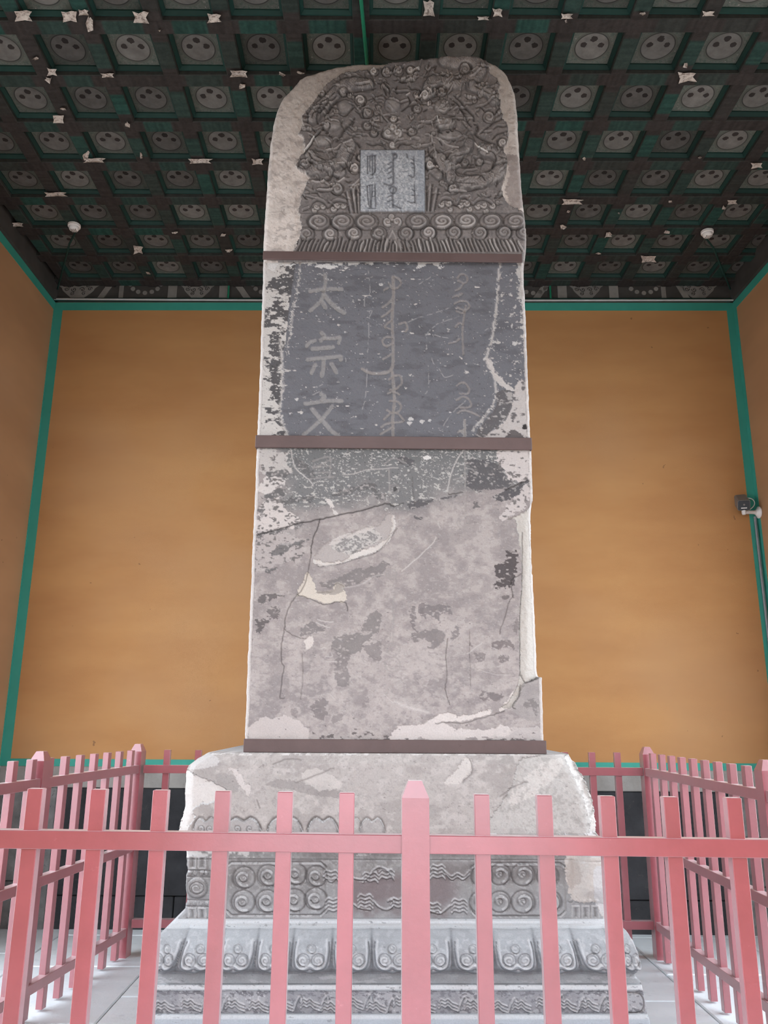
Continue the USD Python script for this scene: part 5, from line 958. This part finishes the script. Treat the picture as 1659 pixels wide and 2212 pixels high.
Yr = np.repeat(prof(vs), NU)
n1, n2, n3 = noise(u, v, 50, 2, 4), noise(u, v, 14, 6, 4, 1.4), noise(u, v, 5, 9, 3)
fc.mix(ALL, sst(0.5, 0.62, n1 * .6 + n2 * .4) * 0.6, (170, 163, 159)); fc.mix(ALL, sst(0.48, 0.36, n2) * 0.5, (208, 201, 196)); fc.mix(ALL, sst(0.6, 0.72, n3) * 0.4, (158, 152, 149))
# upper block: the broken front
for p, c, k, sd, dh in (([(398, 1664), (418, 1672), (460, 1690), (490, 1706), (470, 1728), (430, 1740), (416, 1752), (420, 1766), (400, 1800), (380, 1800), (390, 1760), (388, 1700)], (226, 220, 215), .9, 3, -0.01), ([(440, 1630), (470, 1632), (470, 1655), (440, 1660), (405, 1662), (425, 1642)], (214, 210, 207), .8, 4, 0), ([(494, 1660), (512, 1664), (530, 1690), (540, 1700), (536, 1720), (520, 1700), (506, 1680)], (220, 212, 207), .8, 5, -0.002),
                        ([(470, 1670), (500, 1672), (516, 1700), (510, 1712), (490, 1706), (466, 1688)], (168, 162, 158), .8, 6, 0), ([(570, 1696), (600, 1684), (660, 1690), (720, 1704), (760, 1716), (750, 1726), (680, 1718), (620, 1706)], (148, 142, 139), .55, 7, 0), ([(655, 1670), (680, 1660), (720, 1676), (740, 1700), (690, 1706), (660, 1690)], (214, 207, 201), .6, 8, 0), ([(1000, 1640), (1016, 1640), (1018, 1668), (990, 1692), (960, 1690), (980, 1670)], (222, 215, 209), .8, 9, -0.003),
                        ([(1130, 1640), (1237, 1626), (1262, 1670), (1290, 1740), (1299, 1800), (1060, 1803), (1080, 1740), (1110, 1690)], (203, 199, 194), .8, 10, -0.008), ([(1190, 1640), (1220, 1640), (1200, 1680), (1150, 1720), (1100, 1740), (1120, 1690), (1160, 1660)], (222, 216, 210), .7, 11, 0), ([(1237, 1628), (1248, 1650), (1280, 1712), (1297, 1765), (1297, 1805), (1282, 1805), (1278, 1770), (1262, 1720), (1244, 1680), (1226, 1640)], (228, 224, 219), .9, 12, -0.012)):
    fc.patch(p, c, k, 4, 12, sd, dh, 1.1)
iq = np.nonzero((v < 1808) & (u > 1080))[0]; fc.h[iq] += 0.012 * (noise(u[iq], v[iq], 12, 21, 4) - 0.5) * sst(1070, 1120, u[iq])
fc.mix(iq, 0.5 * sst(.56, .68, noise(u[iq], v[iq], 8, 24, 3)), (168, 163, 158))
iq = np.nonzero(v < 1808)[0]; fc.h[iq] += 0.006 * (noise(u[iq], v[iq], 34, 26, 4, 1.8) - 0.5) - 0.03 * sst(24, 0, u[iq] - np.interp(v[iq], vs, U2[:, 0])) - 0.05 * sst(40, 0, np.interp(v[iq], vs, U2[:, -1]) - u[iq])
for q in ([(1016, 1640), (1020, 1668), (1000, 1690)], [(640, 1690), (690, 1672), (720, 1660)], [(590, 1650), (620, 1640), (650, 1642)], [(556, 1728), (560, 1745)], [(1080, 1720), (1110, 1700), (1140, 1690)]): fc.crack(q, (122, 116, 113), 1.6, .6, .003, 2, 8)
fc.flakes(iq, 0.05, (118, 113, 110), 4, 2, 60, .6, 0)
iq = np.nonzero(v < 1631)[0]; fc.flakes(iq, 0.45, (230, 226, 222), 3, 3, 12, .8, 0)
# the tips of the upper lotus petals
GD = (112, 108, 107)
def heart(c, w, hgt, k=1.0):
    q = [(c - w, 1806), (c - w, 1790), (c - w * .75, 1774), (c - w * .4, 1768), (c, 1775), (c + w * .4, 1768), (c + w * .75, 1774), (c + w, 1790), (c + w, 1806)]
    p = smoothline(q); idx = fc.inside(q, .4, 9, 3, 1, True); fc.h[idx] += hgt * k; fc.mix(idx, np.full(len(idx), .55 * k), (172, 169, 168))
    fc.groove(np.array(p) - [0, 2.4], 3.0, .008 * k, (110, 105, 103), .75 * k, False, False)
for c, w, k in ((444, 26, .8), (526, 36, 1), (615, 36, .9), (697, 32, 1), (760, 22, .5), (804, 26, .7)):
    heart(c, w, .008, k)
    for s_ in (-1, 1):
        if c < 640: fc.cloud((c + s_ * w * .38, 1790), 6, 6, 1.3, 1.0, s_, .005, (196, 193, 191), .6, 1.5, GD, None, disc=False)
# recessed waist: end pilasters, scroll panels, clouds
iw = np.nonzero((v > 1812) & (v < 1988))[0]
fc.col[iw] = lin((158, 156, 154)); fc.mix(iw, sst(.5, .62, noise(u[iw], v[iw], 20, 8, 4)) * .6, (138, 135, 133)); fc.mix(iw, sst(.55, .68, noise(u[iw], v[iw], 7, 12, 3)) * .6, (182, 180, 178)); fc.mix(iw, sst(1890, 1975, v[iw]) * .45, (190, 193, 196))
fc.mix(iw, .8 * sst(60, 20, np.abs(v[iw] - 1925 + .03 * (u[iw] - 900)) + 60 * (noise(u[iw], v[iw], 30, 15, 3) - .5)) * sst(715, 760, u[iw]) * sst(1010, 960, u[iw]), (134, 121, 122))
fc.mix(iw, .55 * sst(30, 8, np.abs(v[iw] - 1880) + 26 * (noise(u[iw], v[iw], 22, 19, 3) - .5)) * sst(900, 930, u[iw]) * sst(1240, 1200, u[iw]), (128, 122, 121))
it = np.nonzero((v > 1834) & (v < 1852))[0]; fc.flakes(it, .5 * sst(600, 480, u[it]) + .12, (226, 223, 220), 7, 3, 22, .9, 0); fc.mix(it, .4 * sst(600, 700, u[it]), (126, 118, 117))
WL = (206, 205, 204)
for y_, w in ((1856, 1.8), (1984, 2.2)): fc.groove([(404, y_), (900, y_ + 2), (1308, y_ + 2)], w, .006, GD, .5, False, False)
for (x0_, x1_, yy) in ((488, 704, 0), (1018, 1222, 2)):
    cn = [(x0_ + 12, 1862 + yy), (x1_ - 12, 1862 + yy), (x1_, 1872 + yy), (x1_ - 2, 1915 + yy), (x1_, 1965 + yy), (x1_ - 12, 1977 + yy), (x0_ + 12, 1977 + yy), (x0_, 1965 + yy), (x0_ + 3, 1915 + yy), (x0_, 1872 + yy), (x0_ + 12, 1862 + yy)]
    fc.groove(cn, 2.0, .008, GD, .7, False, False); fc.ridge([(a_, b_ + 5) for a_, b_ in cn], 1.8, .006, (186, 184, 182), .4, False)
for x, y, r in ((527, 1897, 19), (580, 1892, 19), (638, 1889, 19), (683, 1894, 18), (525, 1949, 20), (577, 1948, 20), (636, 1946, 20), (682, 1943, 19), (1041, 1893, 18), (1080, 1890, 18), (1130, 1890, 20), (1183, 1893, 18), (1036, 1950, 17), (1080, 1949, 18), (1130, 1949, 20), (1190, 1948, 18)):
    fc.cloud((x, y), r, r * .98, 1.15, 1.2, 1 if x < 900 else -1, .012, WL if y > 1920 else (184, 181, 179), .6, 2.8, GD)
    fc.cloud((x, y), r * .42, r * .42, 1.0, 3.0, -1 if x < 900 else 1, .006, (176, 174, 172), .4, 1.8, GD, None, disc=False)
for x, y, n_ in ((715, 1880, 3), (720, 1940, 4), (789, 1932, 4), (945, 1868, 4), (992, 1942, 4), (800, 1884, 3), (835, 1878, 3), (935, 1950, 3), (860, 1940, 3)):      # stacked wave clouds
    for k in range(n_):
        q = [(x - 16, y + 8 * k + 6), (x - 10, y + 8 * k), (x, y + 8 * k + 3), (x + 10, y + 8 * k), (x + 16, y + 8 * k + 6)]
        fc.ridge(q, 1.9, .008, (200, 197, 196), .6); fc.groove(np.array(q) + [0, 3.6], 1.5, .004, GD, .5)
for q in ([(700, 1892), (716, 1904), (732, 1890), (750, 1884), (764, 1896), (790, 1898), (806, 1880), (820, 1872), (838, 1880), (850, 1896)], [(960, 1880), (975, 1892), (988, 1886), (1002, 1892), (1014, 1880)], [(962, 1886), (976, 1899), (988, 1893), (1000, 1899), (1014, 1888)], [(806, 1945), (818, 1958), (836, 1964), (850, 1954), (846, 1942), (838, 1946)], [(926, 1964), (950, 1972), (972, 1956)], [(870, 1880), (900, 1890), (930, 1876)], [(760, 1950), (776, 1960), (800, 1964)]):
    fc.ridge(q, 2.0, .008, (198, 195, 194), .6); fc.groove(np.array(q) + [0, 4], 1.8, .006, GD, .6)
for x0_, ys_ in ((404, ((1850, 1876), (1962, 1984))), (1232, ((1958, 1984),))):     # little framed boxes on the end pilasters
    for y0_, y1_ in ys_:
        for k in range(3 if x0_ > 900 else 2):
            xa_ = x0_ + 4 + k * 21; q = [(xa_, y0_), (xa_ + 15, y0_), (xa_ + 15, y1_), (xa_, y1_), (xa_, y0_)]
            fc.ridge(q, 1.7, .006, (210, 208, 206), .6, False); fc.groove([(xa_ + 7, y0_ + 5), (xa_ + 8, y1_ - 5)], 2, .004, GD, .5, False)
for x in (410, 422, 436, 446): dome_((x, 1886), 4.5, 5.5, .01)
dome_((426, 1918), 22, 22, .016); fc.cloud((426, 1918), 12, 10, 1.3, .4, 1, .006, (200, 199, 198), .5, 1.6, GD)
for x in (408, 420, 434, 446): dome_((x, 1952), 4, 4.5, .008)
for y_ in (1880, 1894, 1944, 1958): fc.groove([(402, y_), (454, y_ + 1)], 1.4, .006, GD, .6, False, False)
for x in (1232, 1246, 1260, 1274, 1288): dome_((x, 1945), 5, 4, .008)
fc.patch([(1228, 1846), (1300, 1842), (1304, 1880), (1310, 1930), (1316, 1985), (1298, 1976), (1286, 1948), (1262, 1950), (1236, 1938), (1224, 1906), (1222, 1870)], (216, 209, 202), .95, 4, 12, 9, 0.0)
fc.patch([(1228, 1856), (1250, 1864), (1252, 1900), (1234, 1920), (1226, 1900)], (190, 180, 172), .7, 4, 9, 4)
fc.patch([(1275, 1880), (1292, 1866), (1304, 1880), (1310, 1940), (1312, 1980), (1296, 1970), (1280, 1930)], (222, 222, 222), .8, 3, 9, 7)
idx = fc.win([(1224, 1846), (1312, 1950)], 0); fc.h[idx] += .05 * sst(1236, 1270, u[idx]) * sst(1960, 1910, v[idx]) + .012 * (noise(u[idx], v[idx], 16, 31, 4) - .5)
# lotus petals
il = np.nonzero((v > 1996) & (v < 2104))[0]
fc.col[il] = lin((186, 189, 192)); fc.mix(il, sst(.5, .64, noise(u[il], v[il], 18, 4, 4)) * .5, (164, 166, 169)); fc.mix(il, sst(.56, .68, noise(u[il], v[il], 8, 14, 3)) * .6, (212, 214, 216)); fc.flakes(il, .06, (140, 141, 143), 5, 1.5, 26, .6, 0)  # bluish cast of the sky is put into the petal colours
tb_ = [(346, 326), (411, 378), (490, 466), (562, 548), (638, 626), (720, 715), (803, 803), (888, 892), (973, 978), (1060, 1070), (1147, 1163), (1228, 1256), (1300, 1345), (1360, 1392)]
for (ta, ba), (tc, bc) in zip(tb_, tb_[1:]):
    idx = il[(u[il] > min(ta, ba) - 2) & (u[il] < max(tc, bc) + 2)]
    f_ = np.clip((v[idx] - 2000) / 95, 0, 1); xa_, xb_ = ta + (ba - ta) * f_, tc + (bc - tc) * f_
    s_ = (u[idx] - xa_) / (xb_ - xa_) * 2 - 1; ok = np.abs(s_) < 1
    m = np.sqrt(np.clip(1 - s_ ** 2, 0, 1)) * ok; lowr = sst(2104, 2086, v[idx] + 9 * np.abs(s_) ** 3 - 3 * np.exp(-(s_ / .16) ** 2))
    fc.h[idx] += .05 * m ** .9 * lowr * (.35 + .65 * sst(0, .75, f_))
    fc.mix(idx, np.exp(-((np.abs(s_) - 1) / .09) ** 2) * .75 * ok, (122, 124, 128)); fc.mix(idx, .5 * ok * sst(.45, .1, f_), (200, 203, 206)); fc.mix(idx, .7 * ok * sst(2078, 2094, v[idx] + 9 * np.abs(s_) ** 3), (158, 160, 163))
    L_ = lambda fr, sx: (ta + (ba - ta) * fr + (sx + 1) / 2 * ((tc + (bc - tc) * fr) - (ta + (ba - ta) * fr)), 2000 + 95 * fr)
    W_ = (bc - ba) / 84.0
    fc.ridge([L_(.3, -.72), L_(.55, -.76), L_(.82, -.66), L_(.9, -.35), L_(.82, -.03), L_(.9, .35), L_(.82, .66), L_(.55, .76), L_(.3, .72)], 2.5, .009, (222, 224, 226), .75)
    fc.groove([L_(.34, -.82), L_(.6, -.86), L_(.9, -.74), L_(.99, -.35), L_(.92, 0), L_(.99, .35), L_(.9, .74), L_(.6, .86), L_(.34, .82)], 2.3, .009, (126, 128, 132), .8)
    for sx in (-.36, .36): fc.cloud(L_(.72, sx), 9.5 * W_, 9.5, 1.4, 1.5, 1 if sx < 0 else -1, .008, (222, 223, 224), .7, 2.0, (132, 134, 137))
    fc.cloud(L_(.48, 0), 6 * W_, 6, 1.2, 1.5, 1, .005, (206, 208, 210), .4, 1.7, (150, 152, 154))
it = np.nonzero((v > 1985) & (v < 2003))[0]; fc.col[it] = lin((222, 225, 227)); fc.flakes(it, .14, (150, 152, 154), 4, 3, 28, .8, 0)
# plain mouldings and the plinth's wave band
it = np.nonzero((v >= 2104) & (v < 2127))[0]; fc.col[it] = lin((184, 187, 189)); fc.flakes(it, .3, (212, 214, 216), 8, 4, 31, .7, 0); fc.flakes(it, .08, (140, 142, 145), 4, 2, 35, .7, 0)
it = np.nonzero((v >= 2127) & (v < 2140))[0]; fc.col[it] = lin((222, 225, 226)); fc.flakes(it, .16, (150, 152, 154), 3.5, 2.5, 37, .8, 0)
it = np.nonzero((v >= 2140) & (v < 2190))[0]; fc.col[it] = lin((184, 185, 188)); fc.flakes(it, .30 + .2 * np.exp(-((v[it] - 2144) / 6) ** 2) + .12 * np.exp(-((v[it] - 2186) / 8) ** 2), (120, 120, 124), 4.5, 1.8, 39, .8, 0); fc.flakes(it, .14, (226, 227, 228), 3, 1.5, 43, .8, 0)
fc.mix(it, .5 * sst(.52, .6, noise(u[it], v[it], 60, 17, 2)), (146, 147, 152))
rg = np.random.RandomState(8)
x = 352
while x < 1370:
    y_ = 2160 + rg.uniform(-4, 6)
    for k in range(3):
        q = [(x - 16, y_ + 7 * k + 4), (x - 10, y_ + 7 * k - 3), (x - 3, y_ + 7 * k + 1), (x + 4, y_ + 7 * k - 3), (x + 12, y_ + 7 * k + 4), (x + 24, y_ + 7 * k + 9)]
        fc.ridge(q, 1.7, .007, (214, 215, 217), .6); fc.groove(np.array(q) + [0, 3.4], 1.4, .004, (122, 122, 126), .5)
    if rg.rand() < .5:
        q = [(x + 26, y_ + 22), (x + 32, y_ + 4), (x + 40, y_ - 8), (x + 44, y_ + 6)]; fc.ridge(q, 2.2, .008, (212, 213, 214), .55); fc.groove(np.array(q) + [3, 1], 1.6, .005, (122, 122, 126), .5)
    x += rg.uniform(44, 58)
it = np.nonzero(v >= 2190)[0]; fc.col[it] = lin((218, 222, 224)); fc.mix(it, sst(2199, 2204, v[it]) * .8, (182, 190, 198)); fc.flakes(it, .14, (150, 154, 158), 7, 3, 46, .7, 0)
fc.groove([(1340, 2143), (1385, 2150), (1386, 2185), (1340, 2189)], 1.8, .008, GD, .7, False)
fc.h += .002 * (noise(u, v, 6, 25, 3) - .5)
# trim: never below the floor
PB = onY(u, v, Yr); keep = PB.reshape(NV, NU, 3)[:, NU // 2, 2] > 0.0
nk = int(keep.sum()); last = PB.reshape(NV, NU, 3)
fc.shape = (nk, NU); q = nk * NU; fc.u, fc.v, fc.h, fc.col = fc.u[:q], fc.v[:q], fc.h[:q], fc.col[:q]
dust_highlight(fc, .75, (228, 228, 228))
edge_bevel(fc, 6, .02, ('bottom', 'top'))
finish('carved_block', fc, Yr[:q].reshape(nk, NU), bs, 1.05, GAIN_B, ZTOP)
